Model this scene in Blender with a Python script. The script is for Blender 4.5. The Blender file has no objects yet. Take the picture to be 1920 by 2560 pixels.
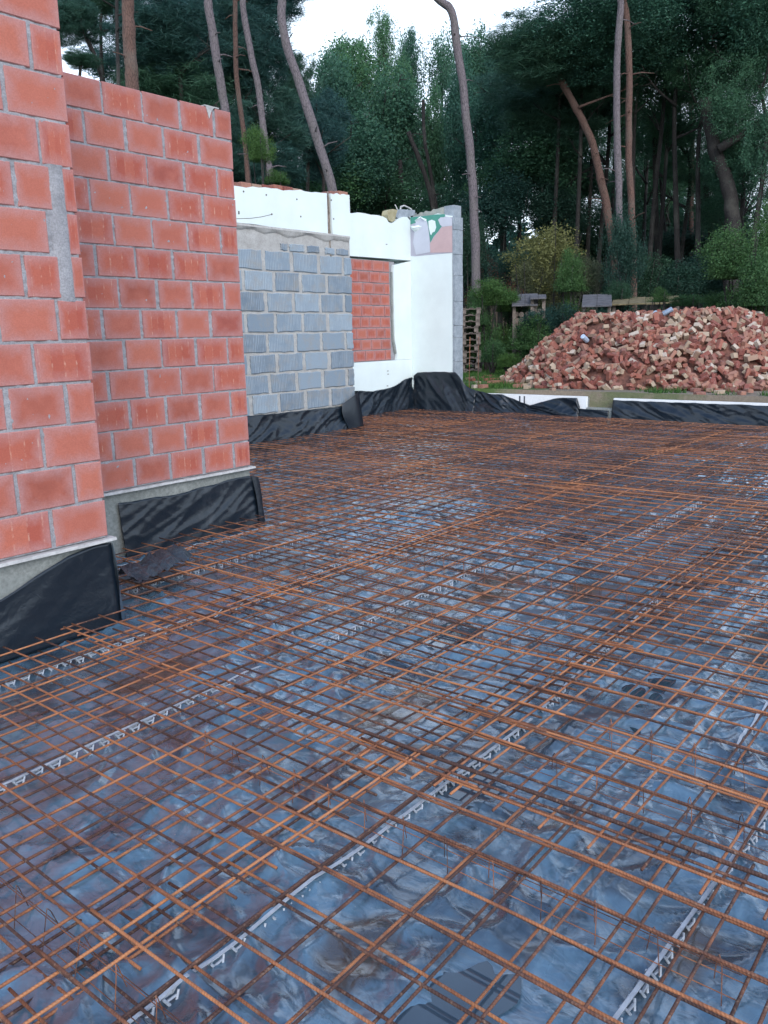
import bpy, math, random
import numpy as np
from mathutils import Matrix, Vector
random.seed(7); RNG = np.random.default_rng(7)
S = bpy.context.scene; COL = S.collection
R_ = math.radians

# ------------------------------------------------------------------ camera
H = 1.50                                    # eye above the membrane (z = 0)
F, CX, CY = 2048.0, 960.0, 1280.0           # in pixels of the 1920 x 2560 photograph
vx = np.array([2650 - CX, 795 - CY, F]); vx /= np.linalg.norm(vx)
vy = np.array([-1635 - CX, 889 - CY, F]); vy -= vx * (vx @ vy); vy /= np.linalg.norm(vy)
ROT = np.array([vx, vy, np.cross(vx, vy)])  # world <- camera(right, down, forward)
cam = bpy.data.cameras.new('camera'); co = bpy.data.objects.new('camera', cam); COL.objects.link(co)
r, d_, f_ = ROT[:, 0], ROT[:, 1], ROT[:, 2]
co.matrix_world = Matrix(((r[0], -d_[0], -f_[0], 0), (r[1], -d_[1], -f_[1], 0), (r[2], -d_[2], -f_[2], H), (0, 0, 0, 1)))
cam.sensor_fit = 'VERTICAL'; cam.sensor_height = 36; cam.lens = 36 * F / 2560
cam.clip_start = 0.05; cam.clip_end = 1500
S.camera = co
S.render.resolution_x, S.render.resolution_y = 768, 1024

# ------------------------------------------------------------------ light
SUN_EL, SUN_AZ = 32, 232                    # degrees; azimuth of the sun counter-clockwise from +X
w = bpy.data.worlds.new('World'); S.world = w; w.use_nodes = True
nt = w.node_tree; nt.nodes.clear()
sky = nt.nodes.new('ShaderNodeTexSky'); sky.sky_type = 'NISHITA'; sky.sun_disc = False
sky.sun_elevation = R_(SUN_EL); sky.sun_rotation = R_(90 - SUN_AZ)
sky.air_density = 1.0; sky.dust_density = 1.2; sky.ozone_density = 2.0
bg = nt.nodes.new('ShaderNodeBackground'); bg.inputs[1].default_value = 0.15
wo = nt.nodes.new('ShaderNodeOutputWorld')
tc = nt.nodes.new('ShaderNodeTexCoord'); sx = nt.nodes.new('ShaderNodeSeparateXYZ'); nt.links.new(tc.outputs['Generated'], sx.inputs[0])
cn = nt.nodes.new('ShaderNodeTexNoise'); cn.inputs['Scale'].default_value = 2.2; cn.inputs['Detail'].default_value = 5; nt.links.new(tc.outputs['Generated'], cn.inputs['Vector'])
ad = nt.nodes.new('ShaderNodeMath'); ad.operation = 'MULTIPLY_ADD'; ad.inputs[1].default_value = .35; nt.links.new(cn.outputs['Fac'], ad.inputs[0]); nt.links.new(sx.outputs[2], ad.inputs[2])
cr_ = nt.nodes.new('ShaderNodeValToRGB'); cr_.color_ramp.elements[0].position = .38; cr_.color_ramp.elements[0].color = (.85, .85, .85, 1); cr_.color_ramp.elements[1].position = .95; cr_.color_ramp.elements[1].color = (0, 0, 0, 1)
nt.links.new(ad.outputs[0], cr_.inputs[0])                     # thin bright overcast low in the sky, blue overhead
mxs = nt.nodes.new('ShaderNodeMix'); mxs.data_type = 'RGBA'; mxs.inputs[7].default_value = (4.6, 5.2, 5.9, 1)
nt.links.new(cr_.outputs[0], mxs.inputs[0]); nt.links.new(sky.outputs[0], mxs.inputs[6]); nt.links.new(mxs.outputs[2], bg.inputs[0]); nt.links.new(bg.outputs[0], wo.inputs[0])
sl = bpy.data.lights.new('sun', 'SUN'); sl.energy = 0.5; sl.angle = R_(35); sl.color = (1.0, 0.93, 0.88)
so = bpy.data.objects.new('sun', sl); COL.objects.link(so)
sd = Vector((math.cos(R_(SUN_EL)) * math.cos(R_(SUN_AZ)), math.cos(R_(SUN_EL)) * math.sin(R_(SUN_AZ)), math.sin(R_(SUN_EL))))
so.rotation_euler = sd.to_track_quat('Z', 'Y').to_euler()
S.view_settings.view_transform = 'Standard'; S.view_settings.look = 'None'
S.view_settings.exposure = 1.35; S.view_settings.gamma = 1

# ------------------------------------------------------------------ helpers
def ray(px, py): return ROT @ np.array([px - CX, py - CY, F])
def at(px, py, d):                          # point at horizontal distance d in the direction of a pixel
    v = ray(px, py); v = v * (d / math.hypot(v[0], v[1])); return np.array([v[0], v[1], v[2] + H])
def on_y(px, py, y): v = ray(px, py); v = v * (y / v[1]); return v[0], v[2] + H
def on_x(px, py, x): v = ray(px, py); v = v * (x / v[0]); return v[1], v[2] + H

def tag(o, label=None, cat=None, group=None, kind=None):
    if label: o['label'] = label
    if cat: o['category'] = cat
    if group: o['group'] = group
    if kind: o['kind'] = kind
    return o
def empty(name, loc, label, cat, group=None, rz=0):
    o = bpy.data.objects.new(name, None); COL.objects.link(o); o.location = loc; o.rotation_euler.z = rz
    o.empty_display_size = .1
    return tag(o, label, cat, group)
def link(name, me, parent=None, loc=None):
    o = bpy.data.objects.new(name, me); COL.objects.link(o)
    if parent: o.parent = parent
    if loc is not None: o.location = loc
    return o
def copy_tree(o, parent=None):
    c = o.copy(); COL.objects.link(c)
    if parent: c.parent = parent
    for ch in [x for x in ALLCH.get(o.name, [])]: copy_tree(ch, c)
    return c
ALLCH = {}
def child(name, me, parent, loc=None):
    o = link(name, me, parent, loc); ALLCH.setdefault(parent.name, []).append(o); return o

def mesh(name, V, Fs, mat, smooth=False, uv=None, col=None, idx=None):
    """V (n,3); Fs an (m,k) array or list of tuples; uv per loop; col per face (m,4)"""
    me = bpy.data.meshes.new(name)
    V = np.asarray(V, dtype=np.float32)
    if isinstance(Fs, np.ndarray):
        m, k = Fs.shape
        me.vertices.add(len(V)); me.vertices.foreach_set('co', V.ravel())
        me.loops.add(m * k); me.loops.foreach_set('vertex_index', Fs.astype(np.int32).ravel())
        me.polygons.add(m); me.polygons.foreach_set('loop_start', np.arange(0, m * k, k, dtype=np.int32))
        me.polygons.foreach_set('loop_total', np.full(m, k, dtype=np.int32))
        me.update(calc_edges=True); cnt = np.full(m, k)
    else:
        me.from_pydata([tuple(map(float, v)) for v in V], [], Fs); me.update(); cnt = np.array([len(x) for x in Fs])
    if uv is not None:
        l = me.uv_layers.new(name='uv'); l.data.foreach_set('uv', np.asarray(uv, dtype=np.float32).ravel())
    if col is not None:
        a = me.color_attributes.new('col', 'FLOAT_COLOR', 'CORNER')
        a.data.foreach_set('color', np.repeat(np.asarray(col, dtype=np.float32), cnt, axis=0).ravel())
    for m_ in (mat if isinstance(mat, (list, tuple)) else [mat]): me.materials.append(m_)
    if smooth: me.polygons.foreach_set('use_smooth', np.ones(len(cnt), dtype=bool))
    if idx is not None: me.polygons.foreach_set('material_index', np.asarray(idx, dtype=np.int32))
    return me

class MB:                                   # collects boxes / tubes / prisms for ONE mesh
    def __init__(s): s.v = []; s.f = []; s.c = []; s.n = 0
    def add(s, V, Fs, c=(0, 0, 0, 1)):
        V = np.asarray(V, float); s.v.append(V)
        for q in Fs: s.f.append(tuple(i + s.n for i in q)); s.c.append(c)
        s.n += len(V); return s
    def box(s, lo, hi, c=(0, 0, 0, 1), M=None, bev=0):
        lo = np.array(lo, float); hi = np.array(hi, float)
        if bev <= 0:
            V = np.array([[(lo, hi)[i][0], (lo, hi)[j][1], (lo, hi)[k][2]] for i in (0, 1) for j in (0, 1) for k in (0, 1)])
            Fs = [(0, 1, 3, 2), (4, 6, 7, 5), (0, 4, 5, 1), (2, 3, 7, 6), (0, 2, 6, 4), (1, 5, 7, 3)]
        else:
            V = []; ix = {}
            for i in (0, 1):
                for j in (0, 1):
                    for k in (0, 1):
                        for a in range(3):
                            p = np.array([(lo, hi)[i][0], (lo, hi)[j][1], (lo, hi)[k][2]])
                            for b in range(3):
                                if b != a: p[b] += bev * (1 if (i, j, k)[b] == 0 else -1)
                            ix[(i, j, k, a)] = len(V); V.append(p)
            Fs = []
            for a in range(3):
                b, c_ = [(1, 2), (2, 0), (0, 1)][a]
                for s_ in (0, 1):
                    q = []
                    for (u, t) in ((0, 0), (1, 0), (1, 1), (0, 1)):
                        k = [0, 0, 0]; k[a] = s_; k[b] = u; k[c_] = t; q.append(ix[(k[0], k[1], k[2], a)])
                    Fs.append(tuple(q if s_ else q[::-1]))
                for u in (0, 1):
                    for t in (0, 1):
                        k0 = [0, 0, 0]; k0[b] = u; k0[c_] = t; k1 = list(k0); k0[a] = 0; k1[a] = 1
                        q = [ix[(*k0, b)], ix[(*k1, b)], ix[(*k1, c_)], ix[(*k0, c_)]]
                        Fs.append(tuple(q if (u != t) else q[::-1]))
            for i in (0, 1):
                for j in (0, 1):
                    for k in (0, 1):
                        q = [ix[(i, j, k, 0)], ix[(i, j, k, 1)], ix[(i, j, k, 2)]]
                        Fs.append(tuple(q if (i + j + k) % 2 else q[::-1]))
            V = np.array(V)
        if M is not None: V = V @ np.array(M)[:3, :3].T + np.array(M)[:3, 3]
        return s.add(V, Fs, c)
    def tube(s, pts, rad, n=6, c=(0, 0, 0, 1), cap=True):
        V, Fs, _ = tube(pts, rad, n, cap); return s.add(V, Fs, c)
    def prism(s, poly, y0, y1, c=(0, 0, 0, 1), plane='y'):
        k = len(poly)
        if plane == 'y': V = [(x, y0, z) for x, z in poly] + [(x, y1, z) for x, z in poly]
        elif plane == 'x': V = [(y0, x, z) for x, z in poly] + [(y1, x, z) for x, z in poly]
        else: V = [(x, z, y0) for x, z in poly] + [(x, z, y1) for x, z in poly]
        Fs = [tuple(range(k)), tuple(range(2 * k - 1, k - 1, -1))] + [(i, k + i, k + (i + 1) % k, (i + 1) % k) for i in range(k)]
        return s.add(V, Fs, c)
    def mesh(s, name, mat, smooth=False):
        me = mesh(name, np.concatenate(s.v), s.f, mat, smooth=smooth, col=np.array(s.c))
        import bmesh
        b = bmesh.new(); b.from_mesh(me); bmesh.ops.recalc_face_normals(b, faces=b.faces); b.to_mesh(me); b.free()
        return me

def tube(pts, rad, n=6, cap=True):
    P = np.asarray(pts, float); k = len(P); rad = np.broadcast_to(np.asarray(rad, float), (k,))
    T = np.gradient(P, axis=0); T /= np.linalg.norm(T, axis=1)[:, None] + 1e-9
    up = np.array([0, 0, 1.0]) if abs(T[:, 2]).mean() < .8 else np.array([1.0, 0, 0])
    A = np.cross(T, up); A /= np.linalg.norm(A, axis=1)[:, None] + 1e-9; B = np.cross(A, T)
    an = np.linspace(0, 2 * math.pi, n, endpoint=False)
    V = (P[:, None] + rad[:, None, None] * (A[:, None] * np.cos(an)[None, :, None] + B[:, None] * np.sin(an)[None, :, None])).reshape(-1, 3)
    L = np.concatenate([[0], np.cumsum(np.linalg.norm(np.diff(P, axis=0), axis=1))])
    Fs = []; UV = []
    for i in range(k - 1):
        for j in range(n):
            j2 = (j + 1) % n
            Fs.append((i * n + j, i * n + j2, (i + 1) * n + j2, (i + 1) * n + j))
            UV += [(L[i], j / n), (L[i], (j + 1) / n), (L[i + 1], (j + 1) / n), (L[i + 1], j / n)]
    if cap:
        Fs.append(tuple(range(n - 1, -1, -1))); Fs.append(tuple(range((k - 1) * n, k * n)))
        UV += [(0, 0)] * (2 * n)
    return V, Fs, UV
def tube_obj(name, pts, rad, mat, parent=None, n=6, smooth=True):
    V, Fs, UV = tube(pts, rad, n)
    me = mesh(name, V, Fs, mat, smooth=smooth, uv=UV)
    return child(name, me, parent) if parent else link(name, me)

# numpy gradient noise
_pm = np.random.default_rng(3).permutation(512); _pm = np.concatenate([_pm, _pm, _pm])
_g = np.random.default_rng(4).normal(size=(512, 2)); _g /= np.linalg.norm(_g, axis=1)[:, None]
def noise(x, y):
    x = np.asarray(x, float); y = np.asarray(y, float)
    xi = np.floor(x).astype(int); yi = np.floor(y).astype(int); u = x - xi; v = y - yi
    def g(i, j, a, b):
        k = _pm[(_pm[(xi + i) % 512] + (yi + j)) % 512] % 512
        return _g[k, 0] * a + _g[k, 1] * b
    fu = u * u * u * (u * (u * 6 - 15) + 10); fv = v * v * v * (v * (v * 6 - 15) + 10)
    n0 = g(0, 0, u, v) * (1 - fu) + g(1, 0, u - 1, v) * fu
    n1 = g(0, 1, u, v - 1) * (1 - fu) + g(1, 1, u - 1, v - 1) * fu
    return (n0 * (1 - fv) + n1 * fv) * 1.5
def fbm(x, y, o=3):
    return sum(noise(x * 2 ** i + 7 * i, y * 2 ** i + 3 * i) / 2 ** i for i in range(o))

# ------------------------------------------------------------------ materials
class NT:
    def __init__(s, name):
        s.m = bpy.data.materials.new(name); s.m.use_nodes = True; s.t = s.m.node_tree
        s.b = s.t.nodes['Principled BSDF']; s.o = s.t.nodes['Material Output']
    def n(s, typ, **kw):
        nd = s.t.nodes.new('ShaderNode' + typ)
        for k, v in kw.items():
            if k.startswith('i_'):
                key = k[2:]; key = int(key) if key.isdigit() else key.replace('_', ' ')
                s.set(nd.inputs[key], v)
            else: setattr(nd, k, v)
        return nd
    def set(s, inp, v):
        if isinstance(v, bpy.types.NodeSocket): s.t.links.new(v, inp)
        elif isinstance(v, (tuple, list)) and len(v) == 3 and inp.type == 'RGBA': inp.default_value = (*v, 1)
        else: inp.default_value = v
    def P(s, **kw):
        for k, v in kw.items(): s.set(s.b.inputs[k.replace('_', ' ')], v)
        return s
    def obj(s): return s.n('TexCoord').outputs['Object']
    def noise(s, scale, vec=None, detail=4, rough=.55, dist=0):
        nd = s.n('TexNoise', i_Scale=float(scale), i_Detail=float(detail), i_Roughness=rough, i_Distortion=float(dist))
        s.set(nd.inputs['Vector'], vec if vec is not None else s.obj()); return nd.outputs['Fac']
    def ramp(s, fac, stops, interp='LINEAR'):
        nd = s.n('ValToRGB'); s.set(nd.inputs[0], fac); cr = nd.color_ramp; cr.interpolation = interp
        while len(cr.elements) < len(stops): cr.elements.new(.5)
        for e, (p, c) in zip(cr.elements, stops):
            e.position = p; e.color = (*c, 1) if isinstance(c, (tuple, list)) else (c, c, c, 1)
        return nd.outputs[0]
    def mix(s, fac, a, b, mode='MIX'):
        nd = s.n('Mix', data_type='RGBA', blend_type=mode); s.set(nd.inputs[0], fac); s.set(nd.inputs[6], a); s.set(nd.inputs[7], b)
        return nd.outputs[2]
    def math(s, op, a, b=0.0, c=None, clamp=False):
        nd = s.n('Math', operation=op, use_clamp=clamp); s.set(nd.inputs[0], a); s.set(nd.inputs[1], b)
        if c is not None: s.set(nd.inputs[2], c)
        return nd.outputs[0]
    def scale(s, vec, v): return s.n('VectorMath', operation='MULTIPLY', i_0=vec, i_1=v).outputs[0]
    def bump(s, h, strength=.3, dist=.01):
        nd = s.n('Bump', i_Strength=strength, i_Distance=dist, i_Height=h); s.set(s.b.inputs['Normal'], nd.outputs[0]); return s
    def attr(s, name='col'):
        a = s.n('Attribute', attribute_name=name); sp = s.n('SeparateColor', i_0=a.outputs['Color']); return sp.outputs
    def uv(s):
        sp = s.n('SeparateXYZ', i_0=s.n('UVMap').outputs[0]); return sp.outputs

def m_block():
    m = NT('clay_block'); a = m.attr(); u = m.uv()
    co_ = m.obj()
    base = m.ramp(a[0], [(0, (.30, .080, .052)), (.5, (.41, .120, .080)), (.93, (.48, .155, .10)), (1, (.27, .058, .048))])
    big = m.noise(9, co_, 5, .6)
    base = m.mix(m.ramp(big, [(.35, 0.0), (.7, .55)]), base, (.52, .17, .12))
    # combed faces: three or four vertical drag marks
    st = m.math('ADD', m.math('MULTIPLY', u[0], m.math('ADD', 3.0, m.math('MULTIPLY', a[2], 2.5))), m.math('MULTIPLY', a[2], 3.0))
    fr = m.math('FRACT', st); line = m.math('LESS_THAN', fr, m.math('MULTIPLY', m.noise(30, co_, 2), .22))
    cell = m.n('TexWhiteNoise', noise_dimensions='1D', i_W=m.math('ADD', m.math('FLOOR', st), m.math('MULTIPLY', a[2], 57.0))).outputs[0]
    ribc = m.mix(cell, (.38, .075, .048), (.50, .145, .09))
    ribc = m.mix(m.math('MULTIPLY', line, m.ramp(m.noise(25, co_, 3), [(.48, 0.0), (.66, .6)])), ribc, (.75, .55, .42))
    base = m.mix(m.math('MULTIPLY', a[1], .75), base, ribc)
    # mortar film towards the edges of each block
    ex = m.math('MINIMUM', u[0], m.math('SUBTRACT', 1.0, u[0])); ey = m.math('MINIMUM', u[1], m.math('SUBTRACT', 1.0, u[1]))
    e = m.math('MINIMUM', m.math('MULTIPLY', ex, 1.5), ey)
    e = m.math('ADD', e, m.math('MULTIPLY', m.math('SUBTRACT', m.noise(14, co_, 5, .7), .5), .55))
    film = m.ramp(e, [(-.0, .62), (.16, .3), (.34, 0.0)])
    base = m.mix(film, base, (.45, .27, .27))
    fine = m.noise(160, co_, 3)
    base = m.mix(m.ramp(fine, [(.3, .35), (.7, 0.0)]), base, (.22, .06, .045))
    m.P(Base_Color=base, Roughness=.85)
    h = m.math('ADD', m.math('MULTIPLY', fine, .5), m.math('ADD', m.math('MULTIPLY', big, .8), m.math('MULTIPLY', m.math('MULTIPLY', line, a[1]), -.6)))
    return m.bump(h, .35, .006).m
def m_concrete(name, c0, c1, scale=6, rough=.9, bump=.4, spots=None):
    m = NT(name); co_ = m.obj(); n1 = m.noise(scale, co_, 6, .65); n2 = m.noise(scale * 14, co_, 4, .6)
    c = m.mix(m.ramp(n1, [(.3, 0.0), (.7, 1.0)]), c0, c1)
    c = m.mix(m.ramp(n2, [(.35, .5), (.6, 0.0)]), c, tuple(x * .55 for x in c0))
    if spots: c = m.mix(m.ramp(m.noise(spots[1], co_, 5, .7), [(.55, 0.0), (.68, .8)]), c, spots[0])
    m.P(Base_Color=c, Roughness=rough)
    return m.bump(m.math('ADD', n1, m.math('MULTIPLY', n2, .5)), bump, .008).m
def m_oldblock():
    m = NT('old_concrete_block'); a = m.attr(); u = m.uv(); co_ = m.obj()
    base = m.ramp(a[0], [(0, (.15, .195, .24)), (.5, (.21, .27, .325)), (1, (.27, .335, .39))])
    # combed vertical marks
    wv = m.n('TexWave', wave_type='BANDS', bands_direction='X', i_Scale=11.0, i_Distortion=3.5, i_Detail=2.0, i_Detail_Scale=1.5); m.set(wv.inputs[0], m.scale(co_, (1, 1, .25)))
    msk = m.ramp(m.noise(5, co_, 3), [(.38, 0.0), (.55, 1.0)])
    line = m.math('MULTIPLY', m.ramp(wv.outputs['Fac'], [(.62, 0.0), (.8, 1.0)]), m.math('MULTIPLY', msk, a[1]))
    base = m.mix(m.math('MULTIPLY', line, .5), base, (.42, .49, .54))
    base = m.mix(m.ramp(m.noise(4, co_, 5, .7), [(.48, 0.0), (.72, .65)]), base, (.30, .27, .22))
    m.P(Base_Color=base, Roughness=.9)
    return m.bump(m.math('ADD', line, m.noise(60, co_, 4)), .5, .01).m
def m_plaster(name='white_plaster', c=(.74, .83, .82)):
    m = NT(name); co_ = m.obj()
    b = m.mix(m.ramp(m.noise(1.6, co_, 5, .6), [(.3, 0.0), (.7, .8)]), c, tuple(x * .84 for x in c))
    b = m.mix(m.ramp(m.noise(22, co_, 5, .75), [(.70, 0.0), (.76, .6)]), b, (.38, .34, .30))
    m.P(Base_Color=b, Roughness=.75); return m.bump(m.noise(40, co_, 4), .15, .004).m
def m_rust(name='rusty_steel', sh=0.0):
    m = NT(name); co_ = m.obj(); u = m.uv()
    n1 = m.noise(9, co_, 5, .65); n2 = m.noise(70, co_, 3)
    oi = m.n('ObjectInfo').outputs['Random']
    c = m.ramp(m.math('ADD', m.math('MULTIPLY', n1, .9), m.math('ADD', sh, m.math('MULTIPLY', m.math('SUBTRACT', oi, .5), .45))), [(.3, (.075, .038, .030)), (.44, (.17, .072, .043)), (.58, (.33, .13, .060)), (.8, (.50, .21, .09))])
    c = m.mix(m.ramp(n2, [(.55, 0.0), (.7, .6)]), c, (.30, .19, .13))
    m.P(Base_Color=c, Roughness=.72, Metallic=.15)
    rb = m.math('SINE', m.math('ADD', m.math('MULTIPLY', u[0], 700.0), m.math('MULTIPLY', u[1], 9.0)))
    return m.bump(m.math('ADD', m.math('MULTIPLY', rb, .8), m.math('MULTIPLY', n2, .9)), .6, .0009).m
def m_film(name, base=(.092, .185, .265), rough=.3, dirt=True, spec=.5, wr=1.0, coat=0.0):
    m = NT(name); co_ = m.obj()
    n1 = m.noise(14, co_, 2, .4, 1.0); n2 = m.noise(1.7, co_, 5, .6)
    c = base
    if dirt:
        wet = m.ramp(m.noise(2.6, co_, 4, .6, .8), [(.38, .8), (.52, 0.0)])
        dm = m.ramp(n2, [(.5, 0.0), (.8, .5)])
        c = m.mix(dm, base, (.12, .18, .25))
        sp = m.ramp(m.noise(210, co_, 2, .5), [(.70, 0.0), (.76, .8)])
        c = m.mix(m.math('MULTIPLY', sp, m.ramp(m.noise(2.5, co_, 3), [(.5, 0.0), (.65, 1.0)])), c, (.42, .40, .36))
        c = m.mix(wet, c, (.022, .036, .056)); c = m.mix(m.math('MULTIPLY', m.attr('silt')[0], .85), c, (.060, .046, .034))
        m.P(Roughness=m.ramp(m.noise(3.1, co_, 4), [(.35, rough * .55), (.7, rough * 1.5)]))
    else:
        m.P(Roughness=rough); c = m.mix(m.ramp(m.noise(5, m.scale(co_, (1, 1, .4)), 6, .75), [(.55, 0.0), (.75, .35)]), base, (.09, .10, .11))
    m.P(Base_Color=c, Specular_IOR_Level=spec, Coat_Weight=coat, Coat_Roughness=.14, Coat_IOR=1.7)
    rd = m.math('ABSOLUTE', m.math('SUBTRACT', m.noise(7, co_, 2, .5, 1.5), .5))
    return m.bump(m.math('ADD', m.math('ADD', n1, m.math('MULTIPLY', rd, -4.0)), m.math('MULTIPLY', m.math('ABSOLUTE', m.math('SUBTRACT', m.noise(17, m.scale(co_, (1, .45, 1)), 2, .5, 2.0), .5)), -2.5)), .5 * wr, .008).m
def simple(name, c, rough=.6, var=.35, scale=12, metallic=0.0, bump=.2):
    m = NT(name); co_ = m.obj(); n1 = m.noise(scale, co_, 5, .65)
    m.P(Base_Color=m.mix(m.ramp(n1, [(.3, 0.0), (.7, 1.0)]), tuple(x * (1 - var) for x in c), tuple(min(1, x * (1 + var)) for x in c)), Roughness=rough, Metallic=metallic)
    return m.bump(n1, bump, .01).m
def m_leaf(name, c0, c1, tr=.32):
    m = NT(name); a = m.attr()
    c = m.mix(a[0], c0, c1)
    oi = m.n('ObjectInfo').outputs['Random']
    c = m.mix(1.0, c, m.ramp(oi, [(0, (.75, .85, 1.0)), (.5, (1, 1, 1)), (1, (1.15, 1.1, .8))]), 'MULTIPLY')
    m.P(Base_Color=c, Roughness=.55, Specular_IOR_Level=.3)
    t = m.n('BsdfTranslucent', i_0=c); mx = m.n('MixShader', i_0=tr)
    m.t.links.new(m.b.outputs[0], mx.inputs[1]); m.t.links.new(t.outputs[0], mx.inputs[2]); m.t.links.new(mx.outputs[0], m.o.inputs[0])
    return m.m
def m_bark(name, c0, c1):
    m = NT(name); co_ = m.obj(); v = m.scale(co_, (11, 11, 3.2))
    vo = m.n('TexVoronoi', feature='DISTANCE_TO_EDGE', i_Scale=2.6, i_Vector=v).outputs['Distance']
    n1 = m.noise(5, v, 5, .7)
    c = m.mix(n1, c0, c1); c = m.mix(m.ramp(vo, [(0.0, .7), (.12, 0.0)]), c, tuple(x * .35 for x in c0))
    c = m.mix(m.ramp(m.noise(1.3, co_, 4), [(.5, 0.0), (.7, .5)]), c, (.13, .13, .11))
    m.P(Base_Color=c, Roughness=.9); return m.bump(m.math('ADD', m.math('MINIMUM', vo, .15), m.math('MULTIPLY', n1, .2)), .9, .04).m
def m_pilebrick():
    m = NT('reclaimed_brick'); a = m.attr(); oi = m.n('ObjectInfo').outputs['Random']; co_ = m.obj()
    f = m.math('FRACT', m.math('ADD', a[0], m.math('MULTIPLY', oi, 7.31)))
    c = m.ramp(f, [(0, (.20, .060, .045)), (.2, (.28, .10, .07)), (.36, (.32, .155, .11)), (.54, (.30, .195, .14)), (.70, (.40, .31, .225)), (.84, (.22, .095, .075)), (.95, (.48, .41, .34))], 'CONSTANT')
    n1 = m.noise(30, co_, 5, .7)
    c = m.mix(m.ramp(n1, [(.5, 0.0), (.72, .5)]), c, (.36, .26, .21))
    m.P(Base_Color=c, Roughness=.92); return m.bump(m.noise(90, co_, 4), .5, .006).m
def m_ground():
    m = NT('ground_soil'); co_ = m.obj(); n1 = m.noise(.7, co_, 6, .6); n2 = m.noise(30, co_, 5, .7)
    soil = m.mix(n2, (.13, .105, .08), (.30, .25, .19))
    gr = m.mix(n2, (.035, .075, .02), (.09, .15, .04))
    sp = m.n('SeparateXYZ', i_0=co_).outputs
    # lawn begins behind the pile and beside the pallets, litter under the trees
    g = m.math('ADD', m.math('MULTIPLY', m.math('SUBTRACT', sp[1], 6.6), .9), m.math('MULTIPLY', m.math('SUBTRACT', n1, .5), 3.0))
    c = m.mix(m.math('MAXIMUM', m.math('MULTIPLY', g, 1.0, clamp=True), m.ramp(n1, [(.56, 0.0), (.62, .6)])), soil, gr)
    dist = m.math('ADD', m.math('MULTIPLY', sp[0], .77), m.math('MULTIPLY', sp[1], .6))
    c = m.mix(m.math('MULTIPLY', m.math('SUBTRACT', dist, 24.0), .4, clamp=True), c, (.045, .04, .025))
    m.P(Base_Color=c, Roughness=.95); return m.bump(n2, .6, .03).m

M_BLOCK = m_block(); M_MORTAR = m_concrete('grey_mortar', (.24, .24, .255), (.40, .40, .42), 9)
M_MORT2 = m_concrete('cream_mortar', (.34, .33, .31), (.52, .52, .50), 7)
M_CONC = m_concrete('foundation_concrete', (.20, .22, .21), (.34, .36, .34), 4)
M_OLDB = m_oldblock(); M_PLAST = m_plaster(); M_RUST = m_rust(); M_RUST2 = m_rust('fresh_rust', .2)
M_FLOOR = m_film('damp_black_membrane', rough=.26, spec=1.0, wr=.6, coat=1.0); M_FLAP = m_film('black_membrane', (.006, .012, .020), .30, False, .5, .22)
M_SPACER = simple('pale_plastic', (.40, .45, .50), .5, .2, 30)
M_DPC = simple('pale_flashing', (.42, .42, .41), .6, .3, 20)
M_EPS = simple('white_foam_board', (.80, .82, .83), .8, .06, 25)
M_EDGE = m_concrete('grey_insulation_edge', (.22, .26, .29), (.40, .45, .50), 9)
M_WOOD = simple('weathered_wood', (.17, .14, .12), .85, .4, 9, bump=.5)
M_OLDW = simple('silvered_wood', (.10, .10, .11), .85, .4, 7, bump=.5)
M_PBRICK = m_pilebrick(); M_GROUND = m_ground()
M_PINE = m_leaf('pine_needles', (.021, .066, .062), (.072, .175, .14))
M_BROAD = m_leaf('dark_leaves', (.026, .078, .058), (.095, .23, .125))
M_IVY = m_leaf('ivy_leaves', (.013, .040, .032), (.040, .105, .070))
M_BUSH = m_leaf('green_leaves', (.025, .070, .025), (.09, .19, .06))
M_YEL = m_leaf('olive_leaves', (.075, .095, .045), (.22, .235, .12))
M_GRASS = m_leaf('grass_blades', (.03, .09, .02), (.09, .20, .045))
M_BARKG = m_bark('grey_bark', (.11, .095, .105), (.21, .18, .195)); M_BARKR = m_bark('red_bark', (.09, .052, .043), (.18, .105, .082))
M_BARKD = m_bark('dark_bark', (.018, .017, .017), (.042, .037, .035))

# ------------------------------------------------------------------ ground
GZ = H - 1.05                               # garden level
def rect_sheet(x0, x1, y0, y1, z, nx, ny, amp=0):
    xs = np.linspace(x0, x1, nx); ys = np.linspace(y0, y1, ny); X, Y = np.meshgrid(xs, ys, indexing='ij')
    Z = z + amp * fbm(X * .35, Y * .35)
    V = np.stack([X, Y, Z], -1).reshape(-1, 3)
    i, j = np.meshgrid(np.arange(nx - 1), np.arange(ny - 1), indexing='ij'); a = (i * ny + j).ravel()
    return V, np.stack([a, a + ny, a + ny + 1, a + 1], -1)
Vs, Fs, n = [], [], 0
XE, YN = 12.52, 9.62
for V, Fc in (rect_sheet(-3.5, XE, -3.5, YN, -.10, 12, 12),                               # pit bottom
              rect_sheet(XE, 62, -40, 60, GZ, 100, 140, .05),                             # garden and wood floor
              rect_sheet(62, 500, -400, 500, GZ, 4, 4), rect_sheet(-400, -3.5, -400, 500, GZ, 4, 4),
              rect_sheet(-3.5, 62, 60, 500, GZ, 3, 3), rect_sheet(-3.5, XE, YN, 60, GZ, 4, 8),
              rect_sheet(-3.5, 62, -400, -40, GZ, 3, 3), rect_sheet(-3.5, XE, -40, -3.5, GZ, 4, 8)):
    Vs.append(V); Fs.append(Fc + n); n += len(V)
k = n; Vs.append(np.array([(XE, -3.5, -.1), (XE, YN, -.1), (XE, YN, GZ + .05), (XE, -3.5, GZ + .05), (-3.5, YN, -.1), (-3.5, YN, GZ), (-3.5, -3.5, -.1), (-3.5, -3.5, GZ)]))
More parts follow.
